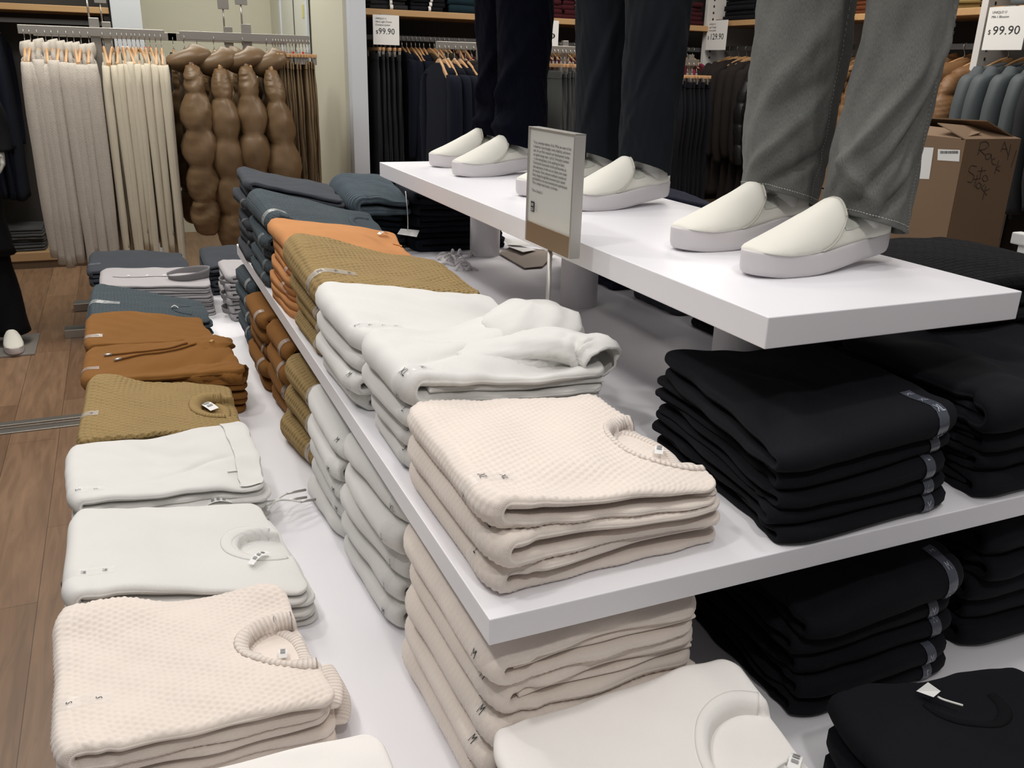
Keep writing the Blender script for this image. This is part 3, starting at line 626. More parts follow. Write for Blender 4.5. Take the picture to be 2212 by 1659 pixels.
for k in range(26):
    c = g(955+r.uniform(0, 75), 545+r.uniform(0, 40)); a = r.uniform(0, 6.28); d = np.array([math.cos(a), math.sin(a), 0])*r.uniform(.01, .028)
    tis.append([c-d+(0, 0, .001), c+(0, 0, r.uniform(.006, .02)), c+d+(0, 0, .001)])
tm = MB()
for t_ in tis: tm.tube(catmull(t_, 5), .0045, 5)
tag(tm.build('tissue_paper', plain('white_tissue', (.80, .78, .78), .9), smooth=True), 'Crumpled white tissue fluff lying by the first podium pillar', 'tissue')
# ================================================================== piles on the lower table: front row (collars towards the shelf)
P = stack('Pale pink honeycomb knit sweater', 'in the front row of the low table', 'sweater', 'folded_sweater',
          [(-.148, .985), (.200, .975), (.185, 1.29), (-.160, 1.315)], ZL, [.118, .108, .108, .122], 3, mPinkD, 'pale pink sweaters in the front row', 31,
          .006, (150, 120), .007, disp=.0016, period=.0092, top_res=(270, 180), top_quad=[(-.148, .985), (.185, .975), (.165, 1.265), (-.160, 1.315)],
          sculpt=add(neck_dip(.335, .50, .088, .062, .345, .31, .020), gauss([(.2, .9, .012, .25, .12), (.5, .95, -.010, .15, .12), (.9, .95, .012, .15, .12), (.8, .1, .008, .2, .2)])),
          strips={2: dict(txt='S', ctr=.02, length=.10, v=.30, n=3)}, nz=.004)
F, o = P[2]
collar(F, o, mPinkRib, .335, .50, .070, .050, .028, (90, 270), height=.005); collar(F, o, mPinkRib, .275, .50, .045, .060, .024, (-58, 58), 'back_neckband', height=.004)
neck_tag(F, o, .30, .45, .012, .022, rot=1.4)
rib_roll(P[1][1], [(.178, 1.005, .697), (.190, 1.05, .697), (.186, 1.10, .697)], .020, .008, mPinkRib)
rib_roll(P[0][1], [(.190, 1.01, .662), (.202, 1.06, .662), (.198, 1.12, .662)], .020, .008, mPinkRib)
P = stack('White crew neck sweatshirt', 'in the front row', 'sweatshirt', 'folded_sweatshirt',
          [(-.158, 1.335), (.222, 1.285), (.21, 1.60), (-.145, 1.635)], ZL, [.130, .075, .095, .127], 3, mWhite, 'white sweatshirts in the front row', 32,
          .008, (80, 46), .006, top_res=(180, 120), top_quad=[(-.158, 1.335), (.215, 1.29), (.175, 1.595), (-.145, 1.635)],
          sculpt=add(neck_dip(.315, .50, .056, .048, .345, .31, .018), gauss([(.3, .1, .006, .2, .1), (.5, .5, -.006, .2, .3)])), strips={2: dict(txt='M', ctr=.03, length=.09, v=.22, n=3), 0: dict(txt='M', ctr=0, length=.03, v=.2, n=1)})
F, o = P[2]; collar(F, o, mWhiteRib, .315, .50, .045, .040, .024, (60, 300), height=.0018, name='neckband'); neck_tag(F, o, .30, .30, .012, .05, rot=.9)
P = stack('White fleece sweatpants', 'in the front row of the low table', 'sweatpants', 'folded_sweatpants',
          [(-.165, 1.655), (.20, 1.665), (.20, 1.915), (-.172, 1.945)], ZL, [.128, .105, .150, .130], 4, mWhite, 'white sweatpants in the front row', 33,
          .008, (70, 40), .006, weights=[1, 1, 1, 1.3], top_res=(130, 80), strips={3: dict(txt='S', ctr=.02, length=.09, v=.14, n=3)},
          sculpt=gauss([(.45, .6, -.018, .16, .3), (.75, .55, .012, .15, .25), (.62, .35, -.006, .22, .03, 25), (.9, .1, -.01, .1, .2)]))
F, o = P[3]
wb = F.patch('elastic_waistband', mWhiteRib, .86, .995, .03, .97, o, .0035, 10, 70)
cord(F, o, [(.345, .30), (.33, .26), (.30, .22)], .0018, mCord)
for k, (a, b) in enumerate((((620, 1066), (660, 1058)), ((625, 1080), (662, 1074)), ((650, 1084), (684, 1078)))):
    A = onz(*a, .67); B = onz(*b, .66); A0 = np.array([.195, 1.66+.02*k, .675])
    c_ = MB().tube(catmull([A0, (A0+A)/2+(0, 0, .006), A], 6), .0022, 6).build('drawstring', mCord, o, True); MB().tube([A, B], .003, 8).build('metal_tip', mSilver, c_, True)
neck_tag(P[2][0], P[2][1], .27, .02, .018, .05, 'care_label', z=-.004)
P = stack('Mustard dimple knit sweater', 'in the front row of the low table', 'sweater', 'folded_sweater',
          [(-.160, 1.975), (.205, 1.965), (.20, 2.26), (-.140, 2.36)], ZL, [.128, .118, .122, .150], 3, mMust, 'mustard sweaters in the front row', 34,
          .006, (110, 60), .014, disp=.0016, bump=-1, period=.0125, film=mFilmC, top_res=(230, 160), top_quad=[(-.160, 1.975), (.195, 1.965), (.18, 2.24), (-.135, 2.36)],
          sculpt=add(neck_dip(.325, .46, .075, .075, .345, .33, .020), gauss([(.45, .9, -.012, .2, .2), (.1, .9, .008, .15, .2)])), strips={2: dict(txt='M', ctr=.01, length=.07, v=.36, n=2)})
F, o = P[2]; collar(F, o, mMustRib, .325, .46, .055, .062, .028, (90, 270), height=.005); collar(F, o, mMustRib, .270, .46, .045, .075, .024, (-58, 58), 'back_neckband', height=.004)
neck_tag(F, o, .285, .55, .026, .055, 'paper_tag', rot=-.9)
P = stack('Rust brown hoodie', 'in the front row of the low table', 'hoodie', 'folded_hoodie',
          [(-.150, 2.37), (.245, 2.33), (.225, 2.60), (-.150, 2.665)], ZL, [.130, .130, .135, .135], 3, mBrown, 'rust brown hoodies in the front row', 35,
          .007, (70, 40), .008, film=mFilmC, top_res=(130, 80), sculpt=gauss([(.75, .7, .018, .2, .3), (.55, .2, -.012, .3, .10, 20), (.85, .3, -.008, .04, .3, -30), (.5, .5, .006, .2, .2)]), wav=.010,
          strips={2: dict(txt='L', ctr=.02, length=.05, v=.28, n=1), 1: dict(txt='L', ctr=0, length=.03, v=.2, n=1)})
F, o = P[2]
lump(o, 'hood', (.165, 2.545, .765), (.075, .075, .028), mBrown, 9, .14, .4)
sleeve_end(o, [(.06, 2.40, .735), (.13, 2.385, .735), (.20, 2.37, .735), (.245, 2.355, .735)], [.04, .05, .045, .038], [.010, .022, .024, .020], mBrown, 4)
cord(F, o, [(.10, .45), (.15, .52), (.24, .56), (.30, .66)], .003, mBrown, tip=.020, off=.004); cord(F, o, [(.075, .60), (.13, .64), (.22, .64), (.28, .70)], .003, mBrown, tip=.020, off=.004)
c, N = F.surf(np.array(.86), np.array(.68)); th = np.linspace(0, 6.283, 17); MB().tube([c+(.006*math.cos(a), .006*math.sin(a), .012) for a in th], .0012, 5, False).build('eyelet', plain('brass', (.6, .42, .16), .3, 1.0), o, True)
P = stack('Rust brown fleece sweatpants', 'in the front row of the low table', 'sweatpants', 'folded_sweatpants',
          [(-.152, 2.69), (.215, 2.69), (.19, 2.93), (-.152, 2.975)], ZL, [.130, .118, .120, .150], 4, mBrown, 'rust brown sweatpants in the front row', 36,
          .008, (60, 36), .006, film=mFilmC, top_res=(100, 60), sculpt=gauss([(.3, .9, .012, .3, .3)]), strips={3: dict(txt='S', ctr=.02, length=.06, v=.26, n=2)})
P = stack('Slate blue basket knit sweater', 'in the front row of the low table', 'sweater', 'folded_sweater',
          [(-.155, 3.00), (.215, 2.97), (.205, 3.20), (-.148, 3.38)], ZL, [.135, .09, .105, .150], 4, mBlue, 'slate blue sweaters in the front row', 37,
          .008, (60, 36), .008, film=mFilmC, top_res=(100, 60), sculpt=gauss([(.3, .9, .01, .3, .3)]), strips={3: dict(txt='S', ctr=.05, length=.09, v=.40, n=3)})
F, o = P[3]; collar(F, o, mBlueF, .33, .45, .05, .05, .022, (95, 265), height=.003); neck_tag(F, o, .27, .40, .010, .022)
P = stack('Grey cotton shirt', 'in the front row of the low table', 'shirt', 'folded_shirt',
          [(-.120, 3.40), (.262, 3.37), (.262, 3.64), (-.115, 3.66)], ZL, [.135, .115, .135, .140], 6, mShirt, 'grey shirts in the front row', 38,
          .008, (50, 30), .003, top_res=(90, 50), wav=.003)
F, o = P[5]
# standing shirt collar: an open loop at the end of the shirt
def shirt_collar(o, c, ax, rx, ry, h, mat):
    th = np.radians(np.linspace(-160, 160, 48)); V = []
    for k, zz in enumerate((0, .35, .75, 1.0)):
        for a in th: x = rx*math.cos(a)*(1+.08*zz); y = ry*math.sin(a)*(1+.08*zz); V.append((c[0]+x*math.cos(ax)-y*math.sin(ax), c[1]+x*math.sin(ax)+y*math.cos(ax), c[2]+h*zz*(.75+.25*math.cos(a))))
    n = 48; F_ = [(k*n+i, k*n+i+1, (k+1)*n+i+1, (k+1)*n+i) for k in range(3) for i in range(n-1)]
    ob = mesh_obj('collar', V, F_, mat, o); sm = ob.modifiers.new('cloth', 'SOLIDIFY'); sm.thickness = .0025; return ob
shirt_collar(o, (.185, 3.50, .750), 0, .075, .062, .040, mShirtD)
F.patch('button_placket', mShirt, .12, .80, .46, .56, o, .0016, 20, 4)
for s_ in (.10, .165, .225):
    c, N = F.surf(np.array(s_/F.half), np.array(.51)); th = np.linspace(0, 6.283, 13)[:-1]
    MB().rings([[c+(.0055*math.cos(a), .0055*math.sin(a), z_) for a in th] for z_ in (.002, .0042)]).build('button', mTagW, o)
stack('Charcoal jersey sweatpants', 'at the far end of the front row', 'sweatpants', 'folded_sweatpants',
      [(-.165, 3.69), (.215, 3.67), (.205, 3.96), (-.150, 3.99)], ZL, [.128, .125, .125, .145], 4, mChar, 'charcoal sweatpants at the far end of the low table', 39,
      .010, (50, 30), .006, top_res=(90, 50), sculpt=gauss([(.4, .6, .014, .3, .4), (.9, .2, -.01, .2, .3)]), strips={3: dict(txt='M', ctr=.02, length=.06, v=.3, n=2, mat=mFilmD)})
stack('Charcoal sweatpants', 'beside the grey shirts of the second row', 'sweatpants', 'folded_sweatpants',
      rectL(.262, .60, 3.68, 3.97), ZL, [.125, .12, .15, .150], 4, mChar, 'charcoal sweatpants of the second row', 40, .010, (50, 30), .006, sculpt=gauss([(.4, .6, .014, .3, .4)]))
P = stack('Grey cotton shirt', 'in the second row by the upper shelf', 'shirt', 'folded_shirt',
          [(.300, 3.27), (.60, 3.27), (.60, 3.62), (.305, 3.62)], ZL, [.170, .155, .155, .155], 6, mShirt, 'grey shirts of the second row', 41, .008, (40, 26), .004, top_res=(70, 40), wav=.004)
for k in (0, 2, 4):
    F, o = P[k]; shirt_collar(o, (.335, 3.34, ZL+.02+.027*k), 2.6, .05, .05, .022, mShirtD)
# ------------------------------------------------------------------ second row, under the upper shelf
P = stack('Pale pink knit sweater', 'of the lower pile under the shelf corner', 'sweater', 'folded_sweater',
          [(.345, .805), (.655, .80), (.655, 1.14), (.338, 1.15)], ZL, [.255, .255, .25, .262], 5, mPinkD, 'pale pink sweaters under the upper shelf', 42,
          .008, (150, 120), .012, disp=.0016, period=.0092, nz=.005, strips={4: dict(txt='M', ctr=-.01, length=.06, v=.12, n=2), 3: dict(txt='M', ctr=0, length=.05, v=.12, n=2), 2: dict(txt='M', ctr=0, length=.05, v=.12, n=2), 1: dict(txt='M', ctr=0, length=.05, v=.12, n=2)})
for k in (2, 3, 4): rib_roll(P[k][1], [(.632, .83, ZL+.022+.051*k), (.645, .88, ZL+.022+.051*k), (.642, .94, ZL+.022+.051*k)], .024, .010, mPinkRib)
stack('White crew sweatshirt', 'of the lower pile under the white hoodies', 'sweatshirt', 'folded_sweatshirt',
      [(.352, 1.225), (.66, 1.215), (.66, 1.50), (.325, 1.52)], ZL, [.245, .25, .25, .262], 5, mWhite, 'white sweatshirts under the upper shelf', 43,
      .007, (90, 50), .014, nz=.005, strips={4: dict(txt='XL', ctr=0, length=.05, v=.12, n=1), 3: dict(txt='L', ctr=0, length=.04, v=.12, n=1), 2: dict(txt='L', ctr=0, length=.04, v=.12, n=1), 1: dict(txt='L', ctr=0, length=.04, v=.12, n=1), 0: dict(txt='M', ctr=0, length=.04, v=.12, n=1)})
stack('White fleece sweatpants', 'of the lower pile under the white sweatpants', 'sweatpants', 'folded_sweatpants',
      [(.318, 1.555), (.60, 1.555), (.60, 1.795), (.305, 1.80)], ZL, [.225, .235, .24, .262], 5, mWhite, 'white sweatpants under the upper shelf', 44,
      .008, (80, 44), .014, nz=.005, strips={4: dict(txt='M', ctr=0, length=.05, v=.12, n=2), 3: dict(txt='M', ctr=0, length=.04, v=.12, n=1), 2: dict(txt='M', ctr=0, length=.04, v=.12, n=1), 1: dict(txt='M', ctr=0, length=.04, v=.12, n=1)})
stack('Mustard dimple knit sweater', 'of the lower pile under the upper shelf', 'sweater', 'folded_sweater',
      [(.345, 1.87), (.66, 1.87), (.66, 2.13), (.315, 2.14)], ZL, [.215, .22, .22, .232], 3, mMust, 'mustard sweaters under the upper shelf', 45,
      .007, (120, 70), .018, disp=.0016, bump=-1, period=.0125, film=mFilmC, nz=.006, strips={2: dict(txt='M', ctr=0, length=.09, v=.2, n=3), 1: dict(txt='M', ctr=0, length=.08, v=.2, n=2), 0: dict(txt='S', ctr=0, length=.06, v=.2, n=2)})
stack('Rust brown hoodie', 'of the lower pile beside the mustard sweaters', 'hoodie', 'folded_hoodie',
      [(.338, 2.165), (.66, 2.165), (.66, 2.42), (.325, 2.42)], ZL, [.235, .24, .24, .24], 4, mBrown, 'rust brown hoodies under the upper shelf', 46,
      .008, (60, 36), .016, nz=.006, film=mFilmC, strips={3: dict(txt='M', ctr=0, length=.06, v=.2, n=1), 2: dict(txt='M', ctr=0, length=.06, v=.2, n=1), 1: dict(txt='M', ctr=0, length=.05, v=.2, n=1), 0: dict(txt='M', ctr=0, length=.05, v=.2, n=1)})
stack('Rust brown sweatpants', 'of the lower pile beside the slate blue sweaters', 'sweatpants', 'folded_sweatpants',
      [(.318, 2.46), (.64, 2.46), (.64, 2.74), (.312, 2.74)], ZL, [.235, .24, .24, .24], 5, mBrown, 'rust brown sweatpants under the upper shelf', 47,
      .009, (50, 30), .006, nz=.006, film=mFilmC, strips={4: dict(txt='S', ctr=0, length=.05, v=.2, n=1), 2: dict(txt='S', ctr=0, length=.05, v=.2, n=1), 1: dict(txt='S', ctr=0, length=.04, v=.2, n=1)})
stack('Slate blue knit sweater', 'of the lower pile under the upper shelf', 'sweater', 'folded_sweater',
      [(.335, 2.80), (.64, 2.80), (.64, 3.08), (.325, 3.09)], ZL, [.25, .25, .25, .25], 5, mBlue, 'slate blue sweaters under the upper shelf', 48,
      .009, (50, 30), .008, nz=.006, film=mFilmC, strips={k: dict(txt='S', ctr=0, length=.04, v=.2, n=1) for k in range(5)})
# white t-shirts at the front, two piles
P = stack('White jersey t-shirt', 'in front of the shelf corner', 't-shirt', 'folded_t_shirt',
          [(.325, .44), (.66, .44), (.70, .785), (.338, .785)], ZL, [.160, .155, .172, .160], 6, mTee, 'white t-shirts in front of the shelf corner', 49,
          .007, (60, 36), .003, top_res=(270, 190), wav=.003, sculpt=add(neck_dip(.300, .52, .078, .094, .345, .345, .020), gauss([(.3, .9, -.008, .25, .15), (.8, .95, .012, .1, .1)])), strips={k: dict(txt='M', ctr=0, length=.03, v=.9, n=1) for k in (2, 4)})
F, o = P[5]; collar(F, o, mTee, .300, .52, .066, .085, .022, (62, 298), height=.0012, n=90)
neck_tag(F, o, .33, .50, .014, .03, rot=.7)
cord(F, o, [(.325, .52), (.30, .50), (.285, .46), (.30, .42), (.315, .50)], .0016, mCord, name='tag_loop', off=.004)
P = stack('White jersey t-shirt', 'in front of the front row pink sweaters', 't-shirt', 'folded_t_shirt',
          [(-.12, .54), (.215, .54), (.207, .868), (-.11, .90)], ZL, [.12, .118, .138, .125], 4, mTee, 'white t-shirts in the front row', 50, .007, (50, 30), .003, top_res=(90, 60), wav=.003, sculpt=neck_dip(.31, .5, .066, .085, .33, .33, .016))
F, o = P[3]; collar(F, o, mTee, .31, .50, .052, .072, .020, (90, 270), height=.0012)
# black piles
stack('Black fleece sweatshirt', 'of the lower front pile', 'sweatshirt', 'folded_sweatshirt',
      [(1.15, .805), (1.16, 1.10), (.85, 1.13), (.835, .80)], ZL, [.215, .225, .22, .205], 5, mBlack, 'black sweatshirts under the upper shelf', 51, .009, (90, 50), .009, weights=[1, 1, 1, 1, 1.8], nz=.006, wav=.012,
      sculpt=gauss([(.1, .95, -.03, .3, .3), (.4, .6, -.006, .3, .06, 30)]), strips={4: bs('M', .13, .02, .09, 3), 3: bs('M', .15, 0, .04, 1), 2: bs('M', .15, 0, .05, 2), 1: bs('M', .17, 0, .04, 1), 0: bs('S', .18, 0, .04, 1)})
stack('Black fleece hoodie', 'of the lower outer pile', 'hoodie', 'folded_hoodie', rectN(1.21, 1.56, .82, 1.15), ZL, [.25, .25, .25, .24], 5, mBlack, 'black hoodies under the upper shelf', 52, .012, (80, 46), .012, nz=.008, wav=.016)
P = stack('Black ribbed collar sweatshirt', 'at the front edge of the low table', 'sweatshirt', 'folded_sweatshirt',
          [(.765, .36), (1.12, .36), (1.10, .675), (.785, .715)], ZL, [.125, .12, .13, .130], 3, mBlack, 'black sweatshirts at the front edge of the low table', 53, .008, (60, 40), .006, top_res=(110, 80), wav=.012, rc=.06,
          sculpt=gauss([(.15, .2, -.012, .2, .2), (.65, .85, -.012, .2, .12)]))
F, o = P[2]; A = onz(1978, 1498, .765); B = onz(2010, 1490, .772); C = onz(2025, 1505, .765)
MB().add([A+(0, 0, .004), B+(0, .006, .008), C+(.004, 0, .008), A+(.012, -.018, .004)], [(0, 1, 2, 3)]).build('neck_label', mTagW, o)
MB().tube(catmull([C, onz(2040, 1512, .765), onz(2080, 1524, .764)], 6), .0016, 6).build('tag_string', mCord, o, True)
collar(F, o, cloth('black_rib', (.006, .006, .008), 'rib', .003, .001, .05), .20, .86, .05, .04, .018, (180, 360), height=.003)

# ================================================================== shoes and mannequins on the podium
mCanvas = cloth('cream_canvas', (.74, .725, .655), 'fine', .008, .0003, .1, .02)
mSole = plain('white_rubber', (.62, .59, .60), .55)
mPipe = plain('grey_beige_binding', (.52, .50, .44), .7)
mGore = plain('grey_elastic', (.55, .56, .50), .7)
mSkin = plain('mannequin_white', (.50, .50, .47), .35)
def shoe(parent, toe, heel, lift=0.0, side=1):
    """slip-on canvas shoe; toe and heel = ground points (x, y); lift raises the heel"""
    toe = np.array(toe); heel = np.array(heel); L = np.linalg.norm(toe-heel); fx = np.array([*(toe-heel)/L, 0]); fy = np.array([-fx[1], fx[0], 0])
    base = np.array([*heel, ZP])
    def W(x, y, z):  # x along heel->toe 0..1, y sideways metres, z up
        x = np.asarray(x); y = np.asarray(y); z = np.asarray(z); zl = z+lift*(1-sstep(0.0, .75, x))+.006*sstep(.82, 1.05, x)
        return base+np.multiply.outer(x*L, fx)+np.multiply.outer(y, fy)+np.multiply.outer(zl, np.array([0, 0, 1.0]))
    root = bpy.data.objects.new('slip_on_shoe', None); COL.objects.link(root); root.parent = parent; root.location = Vector(base)-parent_world(parent); root.empty_display_size = .02
    def outline(k=1.0, grow=0.0, n=56):
        th = np.linspace(0, 2*math.pi, n+1)[:-1]; x = .5+.5*np.cos(th); hw = np.interp(x, [0, .04, .12, .3, .5, .68, .82, .92, .97, 1.0], [.0, .020, .031, .034, .036, .046, .048, .040, .026, 0])
        sgn = np.sign(np.sin(th)); hw = hw*(1+.0*x); y = sgn*(hw+grow)+.004*side*np.sin((x)*math.pi)*0
        xx = x+np.cos(th)*grow/L; return xx, y
    # use a smoother superellipse outline
    def outl(grow, n=64):
        th = np.linspace(0, 2*math.pi, n+1)[:-1]; c, s_ = np.cos(th), np.sin(th); x = .5+.5*np.sign(c)*np.abs(c)**.9
        wmax = .036+.014*sstep(.25, .72, x)-.004*sstep(.85, 1, x); y = np.sign(s_)*np.abs(s_)**.72*(wmax+grow); return x+c*grow/L, y
    R = []
    for z, g in ((0.0, -.004), (.003, -.001), (.010, .001), (.030, .0015), (.034, .0015), (.0365, .0005), (.037, -.004)):
        x, y = outl(g); R.append(W(x, y, z+x*0))
    sole = MB().rings(np.array(R)).build('sole', mSole, root, True)
    R = []
    for z, g in ((.0255, .0022), (.0285, .0026), (.0300, .0020)):
        x, y = outl(g); R.append(W(x, y, z+x*0))
    MB().rings(np.array(R), caps=False).build('foxing_line', mPipe, sole, True) if False else None
    # upper: sections along the length
    xs = np.array([.012, .03, .07, .12, .2, .3, .4, .48, .55, .62, .7, .78, .86, .92, .96, .985])
    topz = np.interp(xs, [0, .03, .1, .2, .34, .44, .5, .56, .62, .7, .78, .86, .93, 1], [.084, .090, .088, .082, .075, .074, .082, .090, .088, .078, .068, .0585, .048, .036])
    def wid(x): return (.036+.014*sstep(.25, .72, x)-.004*sstep(.85, 1, x))*np.sqrt(np.clip(1-np.abs(2*x-1)**6.5, 0, 1))-.0025
    def section(x, top, w0, n=24, rise=.036, tw=.62):
        a = np.linspace(0, math.pi, n); c, s_ = np.cos(a), np.sin(a); y = np.sign(c)*np.abs(c)**.75*w0*(1-(1-tw)*np.abs(s_)**2.2*1.0); z = rise+(top-rise)*np.abs(s_)**.85
        return W(x+a*0, y, z)
    R = [section(x, t_, wid(x), tw=.74 if x > .5 else .80) for x, t_ in zip(xs, topz)]
    up = MB().rings(np.array(R), caps=True, closed=True).build('upper', mCanvas, root, True)
    # vamp: a shell over the instep that ends in the raised tongue edge
    xs2 = np.linspace(.435, .90, 16); R = []
    for x in xs2:
        top = np.interp(x, [.42, .44, .47, .52, .58, .62, .7, .78, .86, .9], [.104, .108, .1075, .1010, .0935, .0895, .0793, .0688, .0582, .0505]); f = sstep(.43, .62, x)
        n = 24; amax = np.interp(x, [.43, .47, .52, .6, .68], [.60, .76, .88, .97, 1.0]); a = np.linspace(math.pi/2*(1-amax), math.pi/2*(1+amax), n); c, s_ = np.cos(a), np.sin(a)
        w0 = wid(x)+.0015*(1-sstep(.6, .88, x))-.0012*sstep(.75, .9, x); y = np.sign(c)*np.abs(c)**.75*w0*(1-.25*np.abs(s_)**2.2); z = .0375+(top-.0375)*np.abs(s_)**.85
        R.append(W(x+.02*(1-f)*(np.abs(c)**2), y, z))
    v = MB().rings(np.array(R), caps=False, closed=False).build('vamp', mCanvas, root, True); sm = v.modifiers.new('cloth', 'SOLIDIFY'); sm.thickness = .002; sm.offset = -1
    R = np.array(R); edge = np.concatenate([R[7::-1, 0], R[0], R[:8, -1]]); MB().tube(edge, .0017, 6).build('binding', mPipe, root, True)
    for sd in (0, 1):
        X, A_ = np.meshgrid(np.linspace(.33, .45, 6), np.linspace(.17, .40, 8)*math.pi, indexing='ij'); A_ = A_ if sd == 0 else math.pi-A_; c, s_ = np.cos(A_), np.sin(A_)
        tp = np.interp(X, xs, topz)+.0012; y = np.sign(c)*np.abs(c)**.75*(wid(X)+.0012)*(1-.2*np.abs(s_)**2.2); P_ = W(X, y, .036+(tp-.036)*np.abs(s_)**.85)
        MB().add(P_.reshape(-1, 3), [(i*8+k, i*8+k+1, (i+1)*8+k+1, (i+1)*8+k) for i in range(5) for k in range(7)]).build('elastic_gore', mGore, root, True)
    # heel rim binding
    def onup(x, a):
        tp = np.interp(x, xs, topz)+.0008; c, s_ = math.cos(a), math.sin(a); return W(x, math.copysign(abs(c)**.75, c)*(float(wid(x))+.0008)*(1-.2*abs(s_)**2.2), .036+(tp-.036)*abs(s_)**.85)
    xr = np.linspace(.33, .02, 12); rim = [onup(x, (.36+.10*(1-x/.33))*math.pi) for x in xr]+[onup(x, (.64-.10*(1-x/.33))*math.pi) for x in xr[::-1]]
    MB().tube(np.array(rim), .0014, 6).build('heel_rim', mPipe, root, True)
    return W, L
def trouser_leg(parent, C, rx, ry, mat, seed, hem=True, tilt=(0, 0), wr=.09, ax=0.0, folds=(), n=96, m=150, stitch=None, name='trouser_leg'):
    C = catmull(C, 12); q = np.linspace(0, 1, len(C)); t = np.linspace(0, 1, m); C = np.stack([np.interp(t, q, C[:, k]) for k in range(3)], 1)
    RX = np.interp(t, np.linspace(0, 1, len(rx)), rx); RY = np.interp(t, np.linspace(0, 1, len(ry)), ry); th = np.linspace(0, 2*math.pi, n+1)[:-1]; R = []; uv = []
    U = np.array([math.cos(ax), math.sin(ax), 0]); Vv = np.array([-math.sin(ax), math.cos(ax), 0])
    for i, c in enumerate(C):
        z = c[2]; k = 1+wr*.5*wob(np.cos(th)*.45+z*1.0, np.sin(th)*.45+z*1.9, seed, 1.2)+wr*.22*wob(np.cos(th)*.8+z*2.5, np.sin(th)*.8-z*3.3, seed+3, 2.0)
        for (fz, fth, amp, sz, sth, tl_) in folds:
            dth = (th-fth+math.pi) % (2*math.pi)-math.pi; zz_ = z-fz-tl_*dth; k = k+amp*np.exp(-(zz_/sz)**2-(dth/sth)**2)
        k = k*(1+.015*math.exp(-((z-C[0][2])/.012)**2)) if hem else k
        q_ = c+np.outer(RX[i]*np.cos(th)*k, U)+np.outer(RY[i]*np.sin(th)*k, Vv); q_[:, 2] += (tilt[0]*np.cos(th)+tilt[1]*np.sin(th))*math.exp(-((z-C[0][2])/.09)**2); R.append(q_); uv.append(np.stack([th*.09, 0*th+z], 1))
    R = np.array(R); mb = MB().rings(R, caps=False); ob = mesh_obj(name, np.concatenate(mb.V), mb.F, mat, parent, None, np.concatenate(uv))
    s_ = ob.modifiers.new('cloth', 'SOLIDIFY'); s_.thickness = .0035; s_.offset = -1
    if stitch:
        mst = plain('grey_thread', (.46, .46, .42), .7)
        for k, (thc, off) in enumerate(stitch[0]):
            j = int(round(thc/(2*math.pi)*n)) % n; M_ = MB()
            for i in range(2, m-3, 1):
                if i % 2: continue
                p, p2 = R[i, j], R[i+1, j]; p2 = p+(p2-p)*.95; nn = p-C[i]; nn[2] = 0; nn /= np.linalg.norm(nn); tt = np.cross(nn, (0, 0, 1))
                if k == 0: pass
                a_, b_ = p+nn*.0012+tt*off, p2+nn*.0012+tt*off; w_ = tt*.0007
                M_.add([a_-w_, a_+w_, b_+w_, b_-w_], [(0, 1, 2, 3)])
            sobj = M_.build('seam_stitching', mst, ob); sobj['kind'] = 'stuff'
        M_ = MB(); i = 4
        for j in range(0, n):
            p, p2 = R[i, j], R[i, (j+1) % n]; nn = p-C[i]; nn[2] = 0; nn /= np.linalg.norm(nn); a_ = p+nn*.0012; b_ = p+(p2-p)*.6+nn*.0012; w_ = np.array([0, 0, .0007])
            M_.add([a_-w_, b_-w_, b_+w_, a_+w_], [(0, 1, 2, 3)])
        M_.build('hem_stitching', mst, ob)['kind'] = 'stuff'
    return ob, R, C
def ankle(parent, base, top):
    C = catmull([base, (np.array(base)+np.array(top))/2, top], 6); n = len(C)
    MB().rings(loft(C, path_frames(C, (0, 1, 0)), np.linspace(.034, .032, n), np.linspace(.032, .030, n), 24)).build('ankle', mSkin, parent, True)
def denim(name, col):
    m = cloth(name, col, 'fine', .008, .0004, .1, .05); t = m.node_tree; b = t.nodes['Principled BSDF']
    tc = t.nodes.new('ShaderNodeTexCoord'); n1 = t.nodes.new('ShaderNodeTexNoise'); n1.inputs['Scale'].default_value = 700; mp = t.nodes.new('ShaderNodeMapping'); mp.inputs['Scale'].default_value = (1, .25, 1)
    t.links.new(tc.outputs['UV'], mp.inputs[0]); t.links.new(mp.outputs[0], n1.inputs['Vector'])
    n2 = t.nodes.new('ShaderNodeTexNoise'); n2.inputs['Scale'].default_value = 9; n2.inputs['Detail'].default_value = 3; t.links.new(tc.outputs['Object'], n2.inputs['Vector'])
    rp = t.nodes.new('ShaderNodeValToRGB'); rp.color_ramp.elements[0].position = .25; rp.color_ramp.elements[0].color = (*[c*.55 for c in col], 1); rp.color_ramp.elements[1].position = .75; rp.color_ramp.elements[1].color = (*[c*1.5 for c in col], 1)
    ad = math_n(t, 'ADD', math_n(t, 'MULTIPLY', n1.outputs[0], .55), math_n(t, 'MULTIPLY', n2.outputs[0], .45)); t.links.new(ad, rp.inputs[0]); t.links.new(rp.outputs[0], b.inputs['Base Color']); return m
mGreyJ = denim('grey_washed_denim', (.125, .127, .119)); mNavyJ = cloth('navy_corduroy', (.0022, .0030, .008), 'ribx', .0035, .0015, .06, .1, .95, .05); mSlateJ = cloth('dark_slate_chino', (.0068, .0088, .012), 'fine', .008, .0004, .08, .1)
